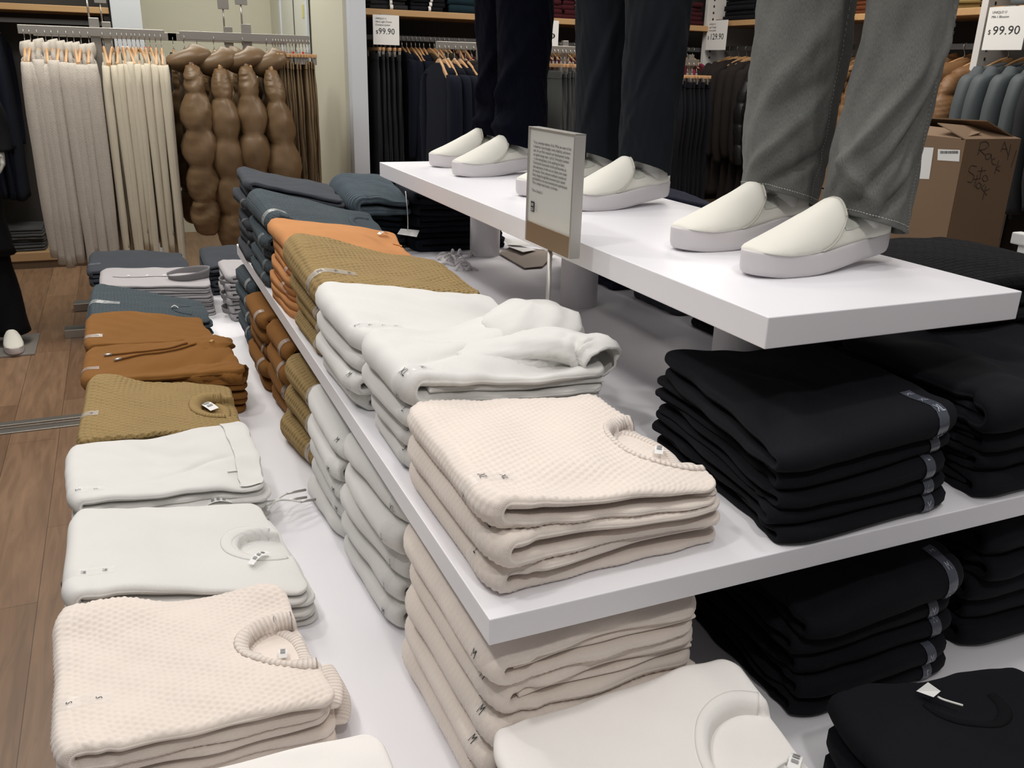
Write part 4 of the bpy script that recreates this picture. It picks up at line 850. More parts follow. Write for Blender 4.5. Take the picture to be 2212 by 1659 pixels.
def hips(parent, cl, cr, mat, z0=2.02, ztop=2.22):
    c = (np.array(cl)+np.array(cr))/2; w_ = np.linalg.norm(np.array(cl)-np.array(cr))/2; d = (np.array(cr)-np.array(cl)); ang = math.atan2(d[1], d[0]); U = np.array([math.cos(ang), math.sin(ang), 0]); V_ = np.array([-math.sin(ang), math.cos(ang), 0])
    zs = np.linspace(z0, ztop, 8); MB().rings(loft([(c[0], c[1], z) for z in zs], (U, V_), w_+.085-.02*np.linspace(0, 1, 8), .105-.01*np.linspace(0, 1, 8), 48, .03, 3)).build('trouser_waist', mat, parent, True)
mq = empty('mannequin', (1.13, 1.2, ZP), 'Mannequin in grey washed jeans and white shoes at the near podium end', 'mannequin', None)
mm = empty('mannequin', (1.13, 1.8, ZP), 'Mannequin in dark slate trousers and white shoes on the middle of the podium', 'mannequin', None)
mn = empty('mannequin', (1.13, 2.5, ZP), 'Mannequin in navy corduroy trousers and white shoes at the far podium end', 'mannequin', None)
def place(man, toepx, dirn, Lsh=.305, lift=.0, side=1):
    t_ = onz(*toepx, ZP)[:2]; d = np.array(dirn, float); d /= np.linalg.norm(d); return shoe(man, t_, t_+d*Lsh, lift, side)
SH = {}
SH['a'] = place(mq, (1609, 598), (.31, .045), .330, .016)
SH['b'] = place(mq, (1456, 542), (.31, .045), .328, .020)
SH['c'] = place(mm, (1222, 455), (.30, .060), .305, .016)
SH['d'] = place(mm, (1119, 425), (.31, .040), .305, .020)
SH['e'] = place(mn, (981, 382), (.30, .070), .300, .014)
SH['f'] = place(mn, (930, 361), (.31, .040), .300, .020)
def at(k, x, y, z): return SH[k][0](np.array(x), np.array(y), np.array(z))
for k, man in zip('abcdef', (mq, mq, mm, mm, mn, mn)):
    b0 = at(k, .22, 0, .05); t0 = b0+np.array([0, 0, .16]); ankle(man, b0, t0)
def leg(man, k, mat, seed, w, z0=.062, xr=.2, top=.0, dx=0.0, **kw):
    b0 = at(k, xr, 0, 0); zz0 = ZP+z0; C = [(b0[0], b0[1], zz0), (b0[0]+dx*.2, b0[1], zz0+.09), (b0[0]+dx*.6, b0[1], zz0+.2), (b0[0]+dx, b0[1], zz0+.36), (b0[0]-.02, b0[1]+top, 2.12)]
    ob, R, CC = trouser_leg(man, C, w, [x*1.03 for x in w], mat, seed, tilt=(-.020, -.004), **kw); return CC[-1]
PI = math.pi
ca_ = leg(mq, 'a', mGreyJ, 61, (.071, .070, .066, .064, .088), z0=.066, xr=.19, dx=.022, folds=[(1.47, 3.7, 0.330, .022, .6, .12), (1.435, 4.3, -0.240, .020, .7, .14), (1.385, 3.6, 0.300, .022, .6, -.08), (1.36, 4.5, -0.210, .014, .4, .10), (1.53, 4.7, 0.135, .03, .8, .18), (1.49, 4.9, -0.120, .02, .5, .2), (1.65, 4.2, -0.090, .05, .8, .1)], stitch=([(5.25, 0), (5.25, .006)],), wr=.16)
cb_ = leg(mq, 'b', mGreyJ, 62, (.066, .074, .078, .080, .090), z0=.082, xr=.25, dx=.01, folds=[(1.56, 3.9, 0.150, .03, .6, .12), (1.51, 4.1, -0.150, .022, .6, .05), (1.46, 4.4, 0.150, .02, .6, -.1), (1.42, 3.7, 0.180, .02, .6, .1), (1.375, 4.2, -0.210, .014, .7, .06)], stitch=([(5.0, 0)],), wr=.16)
hips(mq, ca_, cb_, mGreyJ)
cc_ = leg(mm, 'c', mSlateJ, 63, (.060, .062, .066, .072, .088), z0=.085, xr=.25, wr=.14, folds=[(1.55, 4.0, 0.135, .03, .6, .2), (1.50, 3.8, -0.120, .02, .5, .15), (1.42, 3.6, 0.105, .03, .6, -.1)])
cd_ = leg(mm, 'd', mSlateJ, 64, (.058, .060, .064, .070, .088), z0=.085, xr=.25, wr=.14, folds=[(1.5, 4.0, 0.150, .03, .6, .2), (1.58, 4.2, 0.150, .03, .6, .2)])
hips(mm, cc_, cd_, mSlateJ)
ce_ = leg(mn, 'e', mNavyJ, 65, (.072, .074, .068, .078, .09), z0=.070, xr=.22, wr=.14, folds=[(1.50, 3.4, 0.240, .03, .9, .1), (1.43, 3.4, -0.240, .03, .9, 0), (1.37, 3.3, 0.240, .02, .8, 0)])
cf_ = leg(mn, 'f', mNavyJ, 66, (.066, .070, .064, .076, .09), z0=.078, xr=.22, wr=.14, folds=[(1.50, 3.4, 0.210, .03, .9, .1), (1.42, 3.4, -0.240, .03, .9, 0), (1.37, 3.3, 0.240, .02, .8, 0)])
hips(mn, ce_, cf_, mNavyJ)

# ================================================================== sign on its stand
XSG = .70
p = {k: onx(*v_, XSG) for k, v_ in dict(tl=(1143, 272), tr=(1253, 292), bl=(1134, 518), br=(1222, 555)).items()}
sy0, sy1 = (p['tr'][1]+p['br'][1])/2, (p['tl'][1]+p['bl'][1])/2; sz1, sz0 = (p['tl'][2]+p['tr'][2])/2, (p['bl'][2]+p['br'][2])/2
print('SIGN', sy0, sy1, sz0, sz1)
sg = empty('sign_stand', (XSG, (sy0+sy1)/2, ZM), 'Steel framed text sign on a thin stand in front of the podium', 'sign')
T_ = .012; mBrush = plain('bronze_steel', (.27, .20, .135), .4, .6)
bw = .0045; hb = .038
MB().box(XSG-.001, XSG+T_+.008, sy0, sy0+bw, sz0, sz1, .0008).box(XSG-.001, XSG+T_+.008, sy1-bw, sy1, sz0, sz1, .0008).box(XSG-.001, XSG+T_+.008, sy0, sy1, sz1-.002, sz1, .0005).build('frame', mSilver, sg)
MB().box(XSG-.0008, XSG+T_+.007, sy0+bw, sy1-bw, sz0, sz0+hb, .0008).build('bottom_rail', mBrush, sg)
panel = MB().box(XSG+.002, XSG+.005, sy0+bw, sy1-bw, sz0+hb, sz1-.002).build('text_panel', plain('sign_paper', (.60, .60, .57), .25, spec=.5, coat=.3), sg)
ym = (sy0+sy1)/2
MB().tube([(XSG+.008, ym, sz0+.001), (XSG+.008, ym, ZM+.004)], .0045, 12).build('pole', mSilver, sg, True)
th = np.linspace(0, 6.283, 33)[:-1]; MB().rings([[(XSG+.02+.045*math.cos(a), ym+.045*math.sin(a), z) for a in th] for z in (ZM, ZM+.004)]).build('base_plate', mSilver, sg)
def text_yz(body, size, x, y, z, ink, parent, name='printed_text', align='LEFT', sx=1.0):
    """text on a plane facing -x: reads towards -y"""
    V, F = text2d(body, size, align == 'CENTER'); return mesh_obj(name, [(x, y-a*sx, z+b) for a, b in V], [f for f in F], ink, parent, smooth=False)
lines = ['To us, everyday matters. A lot. What we wear to live', 'it deserves more thought, more simplicity, and more', 'care. At our Paris research and development center,', 'our global design team - led by Christophe Lemaire',
         '- is reinventing basics to be anything but basic.', 'Clothing that transcends trends and becomes an', 'ideal expression of who we are. Every item made', 'for function. Every element endlessly considered.', 'Every design thoughtfully deconstructed, tested', 'and distilled to its most essential and sophisticated.', 'This is simple made better, at its best.', '', 'This is Uniqlo U']
wtxt = (sy1-sy0)*.76; h_ = sz1-sz0
body = '\n'.join(lines); Vt, Ft = text2d(lines[9], 1.0, False); unit = Vt[:, 0].max()
size = h_*.034; sxx = wtxt/(unit*size)
for k, ln in enumerate(lines):
    if ln: text_yz(ln, size, XSG+.0012, sy1-(sy1-sy0)*.11, sz1-h_*(.135+.0345*k), mInk, panel, sx=sxx)
zlg = sz0+hb+h_*.095; ylg = sy1-(sy1-sy0)*.10; ll = h_*.088; lw_ = ll*.98
lg = MB().box(XSG+.0006, XSG+.0012, ylg-lw_*.8, ylg, zlg, zlg+ll).build('logo_block', mInk, panel)
text_yz('UNI', ll*.42, XSG+.0004, ylg-.06*lw_, zlg+ll*.56, mTagW, panel, 'logo_text', sx=.75); text_yz('QLO', ll*.42, XSG+.0004, ylg-.06*lw_, zlg+ll*.12, mTagW, panel, 'logo_text', sx=.75)
text_yz('\u30e6\u30cb', ll*.42, XSG+.0006, ylg-lw_*.98, zlg+ll*.56, mInkG, panel, 'logo_text', sx=.75); text_yz('\u30af\u30ed', ll*.42, XSG+.0006, ylg-lw_*.98, zlg+ll*.12, mInkG, panel, 'logo_text', sx=.75)
# ================================================================== hanging garments
def cp(o, parent=None, loc=None, rz=None):
    c = o.copy(); COL.objects.link(c)
    if parent is not None: c.parent = parent
    if loc is not None: c.location = loc
    if rz is not None: c.rotation_euler = (0, 0, rz)
    for ch in o.children: cp(ch, c)
    return c
def make_hanger(kind='shirt', tipcol='black'):
    """hanger whose bar runs along y; hook top at the origin's rail"""
    a = np.linspace(-.6, 3.6, 14); hk = [(0, .0, -.075)]+[(.0, .0, -.05)]+[(0, .018*math.cos(t)*-1, -.016+.018*math.sin(t)) for t in a[::-1]]
    m = MB()
    n = 17; ys = np.linspace(-.20, .20, n)
    if kind == 'shirt':
        R = [];
        for y in ys:
            z = -.084-.076*(abs(y)/.20)**1.4; h = .017*(1-.45*abs(y)/.20); R.append([(.0065*cx_, y, z+h*cz_) for cx_, cz_ in ((-1, -1), (1, -1), (1, .7), (.4, 1), (-.4, 1), (-1, .7))])
        m.rings(np.array(R))
    else:
        m.box(-.007, .007, -.17, .17, -.098, -.078, .002)
    o = m.build('clothes_hanger', mWoodH, None, True, origin=(0, 0, 0)); autosmooth(o)
    def ch(mb, name, mat, sm=True):
        return mesh_obj(name, np.concatenate(mb.V), mb.F, mat, o, smooth=sm)
    o.location = (0, 0, 0)
    ch(MB().tube(catmull(hk, 3), .0022, 6), 'hook', mRail)
    ch(MB().box(-.006, .006, -.006, .006, -.080, -.066, .0015), 'size_marker', {'black': mInk, 'white': mTagW, 'red': plain('red_plastic', (.45, .02, .02), .4), 'grey': plain('grey_plastic', (.25, .25, .25), .4)}[tipcol])
    if kind == 'clip':
        for y in (-.14, .14): ch(MB().box(-.009, .009, y-.012, y+.012, -.135, -.092, .002), 'clip', mRail)
    return o
_H = {}
def hanger(loc, rz=0.0, kind='shirt', tip='black', label='', group=''):
    k = (kind, tip)
    if k not in _H: o = make_hanger(*k); _H[k] = o
    else: o = cp(_H[k])
    if k in _H and o is _H[k]: pass
    o.location = loc; o.rotation_euler = (0, 0, rz); tag(o, label, 'hanger', group); return o
def garment(name, mat, L=.75, sh=.21, th=.022, slv=.60, sr=.030, seed=0, collar_h=0.0, puffer=0, hood=False, flare=1.1, open_=False, clen=None, colmat=None, bodypuff=0):
    """hung garment in its own space: shoulders along y, hanging point at the origin (rail), returns a root mesh"""
    zsh = -.100; n = 30; nz_ = 26 if not puffer else 64
    zs = np.concatenate([[-.088, -.094, -.102, -.116, -.136, -.165], np.linspace(-.21, zsh-L, nz_-6)]); R = []
    th_ = np.linspace(0, 2*math.pi, n+1)[:-1]
    for z in zs:
        q = (zsh-z)/L; w_ = np.interp(z, [-.165, -.136, -.116, -.102, -.094, -.088], [sh*1.03, sh*1.0, sh*.78, sh*.52, .075, .05]) if z > -.165 else sh*(1-.12*sstep(0, .25, q)+(flare-1)*sstep(.2, 1, q))
        t_ = np.interp(q, [-.3, 0, .15, 1], [.02, th*.8, th, th*flare])
        if bodypuff: t_ *= .72+.38*abs(math.sin(math.pi*q*bodypuff))**.6
        e = (np.abs(np.cos(th_))**2.4+np.abs(np.sin(th_))**2.4)**(-1/2.4)
        k = e*(1+.10*wob(np.cos(th_)*.5+q*.6, np.sin(th_)*.5+q*.4, seed, 1.3)*min(1, q*3+.2))
        R.append(np.stack([t_*np.cos(th_)*k+.006*wob(q, 0, seed+2, 1)*q, w_*np.sin(th_)*k, z+0*th_], 1))
    R = np.array(R); uv = np.stack([np.broadcast_to(th_*sh*.7, R.shape[:2]), R[..., 2]], -1).reshape(-1, 2)
    m = MB().rings(R, caps=True); o = mesh_obj(name, np.concatenate(m.V), m.F, mat, None, (0, 0, 0), uv); o.location = (0, 0, 0)
    if slv:
        for s_ in (-1, 1):
            r = rng(seed*3+s_+5); dx = r.uniform(-.012, .012); ln_ = r.uniform(.0, .05) if puffer else 0; C = catmull([(0, s_*(sh-.055), -.140), (dx*.3, s_*(sh+.010), -.175), (dx+ln_*.5, s_*(sh+.030), -.34), (dx*1.4+ln_, s_*(sh+.02), -.20-slv*.65), (dx*1.6+ln_*.6, s_*(sh-.0), -.17-slv)], 26 if puffer else 6)
            nC = len(C); t = np.linspace(0, 1, nC); t = np.concatenate([[0], np.cumsum(np.linalg.norm(np.diff(C, axis=0), axis=1))]); t = t/t[-1]; rr = np.interp(t, [0, .12, .3, .75, 1], [sr*.75, sr, sr*1.05, sr*.95, sr*.7]) if not puffer else np.interp(t, [0, .1, .3, .5, .85, 1], [sr*.25, sr*.5, sr*.92, sr*1.05, sr*.92, sr*.80]); ry = rr*1.45
            if puffer: pf = .62+.44*np.abs(np.sin(math.pi*(t*puffer)))**.5; rr = rr*pf; ry = ry*(.8+.25*(pf-.66))
            F_ = path_frames(C, (0, 1, .01)); Rr = loft(C, F_, rr if False else ry, rr, 22, .10, seed+s_, 2.0)
            Rr = loft(C, [(np.array([1., 0, 0]), np.array([0, 1., 0])) if i > 1 else (np.array([1., 0, 0]), np.array([0, .8, .6])) for i in range(nC)], rr, ry, 22, .10 if not puffer else .12, seed+s_, 2.2, 1.0 if not puffer else 3.0)
            mb = MB().rings(Rr); mesh_obj('sleeve', np.concatenate(mb.V), mb.F, mat, o, uv=np.stack([np.broadcast_to(np.linspace(0, .2, 22), Rr.shape[:2]), Rr[..., 2]], -1).reshape(-1, 2))
    if collar_h:
        zc = np.linspace(0, 1, 6); Rr = []
        for q in zc: Rr.append([( (th*1.15+.008*math.sin(q*3))*math.cos(a), (.060+.012*math.sin(q*3.0))*math.sin(a), -.100+collar_h*(q-.35)+.006*math.cos(a)) for a in np.linspace(0, 2*math.pi, 25)[:-1]])
        mb = MB().rings(np.array(Rr), caps=False); c = mesh_obj('collar', np.concatenate(mb.V), mb.F, colmat or mat, o); s_ = c.modifiers.new('cloth', 'SOLIDIFY'); s_.thickness = .004; s_.offset = -1
    if hood:
        n_ = 26; ph = np.linspace(-1.35, 1.4, 14); Rr = []
        for p_ in ph:
            tt = np.linspace(0, 2*math.pi, n_+1)[:-1]; k = 1+.14*wob(np.cos(tt)*.5+p_*.2, np.sin(tt)*.5, seed+9, 1.5)
            Rr.append(np.stack([(sr*1.35)*np.cos(tt)*math.cos(p_)*k, -.115+.085*np.sin(tt)*math.cos(p_)*k, -.115+.060*math.sin(p_)+0*tt+.02*np.cos(tt)], 1))
        mb = MB().rings(np.array(Rr)); mesh_obj('hood', np.concatenate(mb.V), mb.F, mat, o)
    return o
def trousers_hung(name, mat, L=1.0, wd=.17, th=.014, seed=0):
    n = 26; R = []; th_ = np.linspace(0, 2*math.pi, n+1)[:-1]; zs = np.concatenate([np.linspace(-.115, -.165, 4), np.linspace(-.19, -.115-L, 22)])
    for z in zs:
        q = (-.115-z)/L; w_ = wd*(1+.10*sstep(0, .2, q)+.15*q); t_ = th*(.55+.6*sstep(.04, .12, q)); k = 1+.16*wob(np.cos(th_)*.6+q*.7, np.sin(th_)*.6+q*.3, seed, 1.6)*min(1, q*5)
        R.append(np.stack([t_*np.cos(th_)*k+.006*wob(q*.8, 0, seed+2, 1)*q, w_*np.sin(th_)*k, z+0*th_], 1))
    R = np.array(R); uv = np.stack([np.broadcast_to(th_*.12, R.shape[:2]), R[..., 2]], -1).reshape(-1, 2); mb = MB().rings(R)
    o = mesh_obj(name, np.concatenate(mb.V), mb.F, mat, None, (0, 0, 0), uv); o.location = (0, 0, 0)
    Rw = [[(th*.75*math.cos(a), wd*1.01*math.sin(a), z) for a in th_] for z in (-.112, -.116, -.148, -.152)]; mw = MB().rings(np.array(Rw)); mesh_obj('waistband', np.concatenate(mw.V), mw.F, mat, o)
    return o
ORDN = ['first', 'second', 'third', 'fourth', 'fifth', 'sixth', 'seventh', 'eighth', 'ninth', 'tenth', 'eleventh', 'twelfth', 'thirteenth', 'fourteenth', 'fifteenth', 'sixteenth', 'seventeenth', 'eighteenth']
def row(positions, protos, rail_z, rz, what, cat, where, group, hk='shirt', tips=('black',), jit=.012, hang=True, seed=0, rj=.10, start='end'):
    """one garment and one hanger per position; protos are copied (sharing mesh data)"""
    r = rng(seed); used = set()
    for i, (x, y) in enumerate(positions):
        pi = i % len(protos); p = protos[pi]
        if pi in used: o = cp(p)
        else: o = p; used.add(pi)
        o.location = (x, y, rail_z-r.uniform(0, jit)); o.rotation_euler = (0, 0, rz+r.uniform(-rj, rj)); o.scale = (1, 1, r.uniform(.96, 1.05) if hk == 'shirt' else 1)
        tag(o, f"{what}, {ORDN[i]} from the {start} {where}", cat, group)
        if hang: hanger((x, y, rail_z), rz+r.uniform(-.12, .12), hk, tips[i % len(tips)], f"Wooden {'clip ' if hk == 'clip' else ''}hanger {ORDN[i]} from the {start} {where}", 'hangers '+where)
# ---- free standing racks behind the table
YA, YB = 5.45, 6.05
ra = {k: ony(*v_, YA) for k, v_ in dict(l=(38, 62), r=(355, 75), p=(204, 60)).items()}
RZ = (ra['l'][2]+ra['r'][2])/2
rb = {k: ony(*v_, YA) for k, v_ in dict(l=(388, 72), r=(668, 84), p=(533, 60)).items()}
def make_rack(x0, x1, xp, y, label, post_w=.05):
    o = MB().box(x0, x1, y-.012, y+.012, RZ-.022, RZ+.022, .002).build('clothes_rack', mRail); tag(o, label, 'rack', 'clothes racks behind the table')
    MB().box(xp-post_w/2, xp+post_w/2, y+.013, y+.05, .05, RZ+.07, .002).build('post', mRail, o); MB().box(x0, x1, y-.02, y+.08, .0, .05, .003).build('foot', mRail, o)
    MB().tube([(xp-.02, y+.03, RZ+.07), (xp-.02, y+.03, RZ+.17)], .005, 8).build('sign_rod', mRail, o, True)
    MB().box(xp-.05, xp+.015, y+.02, y+.035, RZ+.17, RZ+.45, .002).build('sign_holder', mRail, o)
    return o
make_rack(ra['l'][0], ra['r'][0], ra['p'][0], YA, 'Grey metal rack holding the cream ribbed knits and ivory sweaters, nearer one')
make_rack(ra['l'][0]+.03, ra['r'][0]+.10, ra['p'][0]+.06, YB, 'Grey metal rack directly behind the one with cream knits')
make_rack(rb['l'][0], rb['r'][0], rb['p'][0], YA, 'Grey metal rack holding brown puffer coats and brown trousers, nearer one')
make_rack(rb['l'][0]-.03, rb['r'][0]-.03, rb['p'][0]-.03, YB, 'Grey metal rack directly behind the one with brown puffers')
mCream = cloth('cream_waffle_knit', (.49, .445, .395), 'basket', .007, .0012, .3, .05); mCreamN = cloth('cream_rib_collar', (.55, .51, .45), 'ribx', .006, .002, .3, .05)
mIvory = cloth('ivory_fine_knit', (.56, .51, .41), 'ribx', .010, .0008, .2, .04); mPuff = cloth('brown_nylon', (.150, .092, .045), 'fine', .008, .0003, .05, .06, .42, .4); mTan = cloth('tan_nylon', (.20, .105, .045), 'fine', .008, .0003, .05, .06, .5, .35)
mTrB = cloth('brown_wool_cloth', (.23, .160, .09), 'ribx', .008, .001, .2, .06)
def xs_at(pxs, py, y): return [(ony(p_, py, y)[0], y) for p_ in pxs]
kp = [garment('ribbed_knit_dress', mCream, 1.02+.03*i, .20, .020, .98+.05*i, .033, 100+i, .085, colmat=mCreamN, flare=1.25) for i in range(3)]
row(xs_at([50, 63, 79, 96, 110, 125, 142, 157, 172, 189], 65, YA), kp, RZ, 0, 'Cream waffle knit with high rib collar', 'knitwear', 'on the nearer rack', 'cream waffle knits on the rack', tips=('black', 'black', 'white', 'white', 'red', 'red', 'grey', 'grey', 'grey', 'grey'), seed=3, jit=.02, start='outer end')
kp = [garment('fine_knit_sweater', mIvory, .95+.03*i, .20, .014, .98+.03*i, .021, 110+i, .0, flare=1.2) for i in range(3)]
row(xs_at([220, 239, 252, 262, 272, 282, 291, 300, 311, 322, 334, 346], 72, YA), kp, RZ, 0, 'Ivory fine knit sweater', 'sweater', 'on the nearer rack beside the post', 'ivory sweaters on the rack', tips=('black', 'black', 'grey', 'white', 'white', 'grey', 'grey', 'grey', 'red', 'red', 'grey', 'grey'), seed=4, jit=.01, rj=.05, start='rack post')
kp = [garment('puffer_coat', mPuff, .80+.03*i, .20, .040, .90+.03*i, .088, 120+i, .0, 5, True, 1.05, bodypuff=5) for i in range(4)]
row(xs_at([396, 460, 522, 574], 74, YA), kp, RZ-.0, 0, 'Brown hooded puffer coat', 'coat', 'on the nearer brown rack', 'brown puffer coats on the nearer rack', tips=('black', 'black', 'red', 'grey'), seed=5, jit=.03, start='outer end')
row(xs_at([424, 484], 78, YB), [garment('puffer_coat', mPuff, .86, .20, .07, .90, .07, 125, .0, 5, True, 1.05, bodypuff=5)], RZ, 0, 'Brown hooded puffer coat', 'coat', 'on the rear brown rack', 'brown puffer coats on the rear rack', tips=('black', 'red', 'black'), seed=6, jit=.03, start='outer end')
kp = [trousers_hung('hanging_trousers', mTrB, 1.04+.03*i, .17, .016, 130+i) for i in range(3)]
row(xs_at([588, 594, 600, 606, 612, 618, 625, 632, 639, 646, 653, 660, 666], 82, YA), kp, RZ, 0, 'Brown wide-leg trousers', 'trousers', 'on the nearer brown rack', 'brown trousers on the rack', 'clip', ('grey', 'red', 'grey'), seed=7, rj=.10, start='rack post')
kp = [trousers_hung('hanging_trousers', mTrB, 1.12, .17, .022, 134)]
row(xs_at([628, 640], 80, YB), kp, RZ, 0, 'Brown wide-leg trousers', 'trousers', 'on the rear brown rack', 'brown trousers on the rear rack', 'clip', ('grey',), seed=8, start='rack post')
row(xs_at([372], 74, YB), [garment('dark_coat', mBlack, .85, .2, .03, .7, .03, 139)], RZ, 0, 'Black coat beside the brown puffers', 'coat', 'on the rear rack', 'black coat on the rear rack', seed=9)
# ---- far left unit: dark clothes
mNavyC = cloth('dark_navy_cloth', (.006, .008, .016), 'fine', sheen=.05); mGreyC = cloth('dark_grey_cloth', (.030, .031, .034), 'fine', sheen=.1); mOliveC = cloth('dark_olive_cloth', (.035, .026, .015), 'fine', sheen=.1); mBrC = cloth('dark_brown_cloth', (.022, .018, .017), 'fine', sheen=.08)
gp = [garment('dark_coat', mNavyC, 1.15, .21, .03, .7, .03, 140+i) for i in range(2)]
row([(-1.45+.062*i, 7.6) for i in range(13)], gp, zr, 0, 'Dark navy coat', 'coat', 'in the oak unit behind the knits', 'dark navy coats in the far unit', seed=10, start='outer end')
stack('Folded black top', 'on the oak unit base behind the knits', 'top', 'black_top', rectL(-.95, -.60, 7.48, 7.8), .126, [.17]*4, 4, cloth('dim_grey_knit', (.06, .06, .062)), 'black tops on the oak unit base', 54, .01, (24, 14), .004)
# ---- back wall unit
ZR2 = 1.715
def xb(pxs, py=70, y=6.03): return [(ony(p_, py, y)[0], y) for p_ in pxs]
row(xb([806, 814, 822, 831, 842, 853]), [trousers_hung('hanging_trousers', mGreyC, 1.10, .18, .020, 150)], ZR2, 0, 'Dark grey trousers', 'trousers', 'under the first price card', 'dark grey trousers on the back wall', hk='clip', seed=11, start='white wall end')
row(xb([868, 878, 888, 897, 906, 915]), [garment('navy_coat', mNavyC, .98, .21, .026, .62, .028, 151)], ZR2, 0, 'Navy coat', 'coat', 'on the back wall rail', 'navy coats on the back wall', seed=12, start='grey trousers')
row(xb([928, 938, 948, 958, 968]), [garment('olive_coat', mOliveC, .9, .21, .024, .60, .026, 152)], ZR2, 0, 'Olive brown coat', 'coat', 'on the back wall rail', 'olive coats on the back wall', seed=13, start='navy coats')
row(xb([990, 1003, 1180, 1195, 1210, 1225, 1240, 1256]), [garment('maroon_coat', cloth('maroon_cloth', (.05, .010, .012)), .9, .21, .024, .60, .026, 153)], ZR2, 0, 'Dark maroon coat', 'coat', 'behind the podium legs', 'maroon coats on the back wall', tips=('red', 'grey'), seed=14, start='olive coats')
row(xb([1470, 1488, 1500], 80), [garment('magenta_coat', cloth('magenta_cloth', (.20, .020, .045)), .9, .21, .024, .60, .026, 154), garment('maroon_coat', cloth('maroon_cloth', (.05, .010, .012)), .9, .21, .024, .60, .026, 155)], ZR2, 0, 'Magenta or maroon coat', 'coat', 'behind the black trousers', 'red coats by the corner upright', seed=15, start='dark trousers')
# front rack before the back wall unit
YF = 4.9; pf = {k: ony(*v_, YF) for k, v_ in dict(l=(942, 97), m=(1030, 100), r=(1262, 106), e=(1510, 122)).items()}
RZF = pf['l'][2]; 
fr = tag(MB().box(pf['l'][0], ony(1270, 100, YF)[0], YF-.012, YF+.012, RZF-.02, RZF+.02, .002).build('clothes_rack', mRail), 'Grey metal rack behind the podium holding navy jackets and grey trousers', 'rack')
for x_ in (ony(1040, 90, YF)[0], ony(1225, 90, YF)[0]): MB().box(x_-.018, x_+.018, YF+.013, YF+.04, .0, RZF+.05, .002).build('post', mRail, fr)
MB().box(pf['l'][0], ony(1270, 100, YF)[0], YF-.02, YF+.07, .0, .04, .003).build('foot', mRail, fr)
row(xb([948, 960, 968, 982, 994, 1006], 97, YF), [garment('navy_jacket', mNavyC, .80, .21, .028, .62, .03, 160)], RZF, 0, 'Navy jacket', 'jacket', 'on the rack behind the white shoes', 'navy jackets on the free rack', tips=('black', 'black', 'white', 'white', 'grey', 'grey'), seed=16, start='rack end')
row(xb([1020, 1056], 99, YF), [garment('brown_collared_coat', mBrC, .86, .23, .05, .66, .040, 161, .05)], RZF, .35, 'Dark brown collared coat', 'coat', 'on the rack behind the white shoes', 'dark brown coats on the free rack', tips=('red',), seed=17, rj=.05, start='navy jackets')
mTrG = cloth('mid_grey_cloth', (.075, .078, .076), 'ribx', .008, .001, .1, .1)
row(xb([1188, 1196, 1204, 1213, 1221, 1230, 1239, 1248, 1257], 102, YF), [trousers_hung('hanging_trousers', mTrG, .98, .17, .018, 162+i) for i in range(2)], RZF, 0, 'Mid grey trousers', 'trousers', 'on the rack between the dark legs', 'mid grey trousers on the free rack', 'clip', ('grey',), seed=18, rj=.06, start='navy leg')
fr2 = tag(MB().box(ony(1440, 100, 5.2)[0], ony(1512, 100, 5.2)[0], 5.188, 5.212, 1.58, 1.62, .002).build('clothes_rack', mRail), 'Small grey rack of black trousers before the corner upright', 'rack'); x_ = ony(1500, 100, 5.2)[0]; MB().box(x_-.018, x_+.018, 5.215, 5.24, 0, 1.65, .002).build('post', mRail, fr2); MB().box(x_-.3, x_+.1, 5.18, 5.26, 0, .04, .002).build('foot', mRail, fr2)
row(xb([1446, 1456, 1466, 1477, 1488, 1498, 1508], 120, 5.2), [trousers_hung('hanging_trousers', mBlack, 1.0, .17, .020, 166)], 1.60, 0, 'Black trousers', 'trousers', 'on the small rack by the corner upright', 'black trousers on the small rack', 'clip', ('grey',), seed=19, rj=.06, start='slate leg')
# ---- side wall unit: garments hang from the rail along y
ZR3 = 1.73; XR = 4.33
mBlkN = cloth('black_nylon', (.012, .012, .013), 'fine', .008, .0003, .03, .1, .45, .35)
def ys(a, b, n): return [(XR, y) for y in np.linspace(a, b, n)]
row(ys(5.84, 5.36, 6), [garment('wool_coat', mBrC, .98, .22, .04, .62, .045, 170)], ZR3, PI/2, 'Dark grey brown coat', 'coat', 'on the side wall', 'dark coats on the side wall', seed=20, start='corner upright')
row(ys(5.24, 4.84, 5), [garment('quilted_coat', mBlkN, .92, .22, .06, .62, .055, 171, 0, 5, True, 1.05, bodypuff=6)], ZR3, PI/2, 'Black quilted puffer coat', 'coat', 'on the side wall', 'black puffers on the side wall', seed=21, start='grey brown coats')
row(ys(4.58, 4.28, 4), [garment('quilted_jacket', mTan, .95, .22, .045, .62, .045, 172, 0, 11, False, 1.05, bodypuff=12)], ZR3, PI/2, 'Tan quilted down jacket', 'jacket', 'between the grey jeans legs', 'tan quilted jackets on the side wall', seed=22, start='near jeans leg')
row(ys(4.22, 4.10, 3), [garment('olive_jacket', cloth('olive_dark_nylon', (.03, .028, .02)), .9, .22, .035, .62, .035, 173)], ZR3, PI/2, 'Dark olive jacket', 'jacket', 'beside the tan quilted jackets', 'dark olive jackets on the side wall', seed=23, start='tan quilted jackets')
row(ys(4.0, 3.60, 4), [garment('puffer_jacket', mTan, .62, .22, .085, .56, .075, 174, 0, 4, True, 1.05, bodypuff=4)], ZR3, PI/2, 'Tan hooded puffer jacket', 'jacket', 'beside the white upright above the carton', 'tan puffers on the side wall', seed=24, start='jeans leg')
mGB = cloth('grey_blue_nylon', (.085, .100, .108), 'fine', .008, .0003, .05, .06, .6, .3)
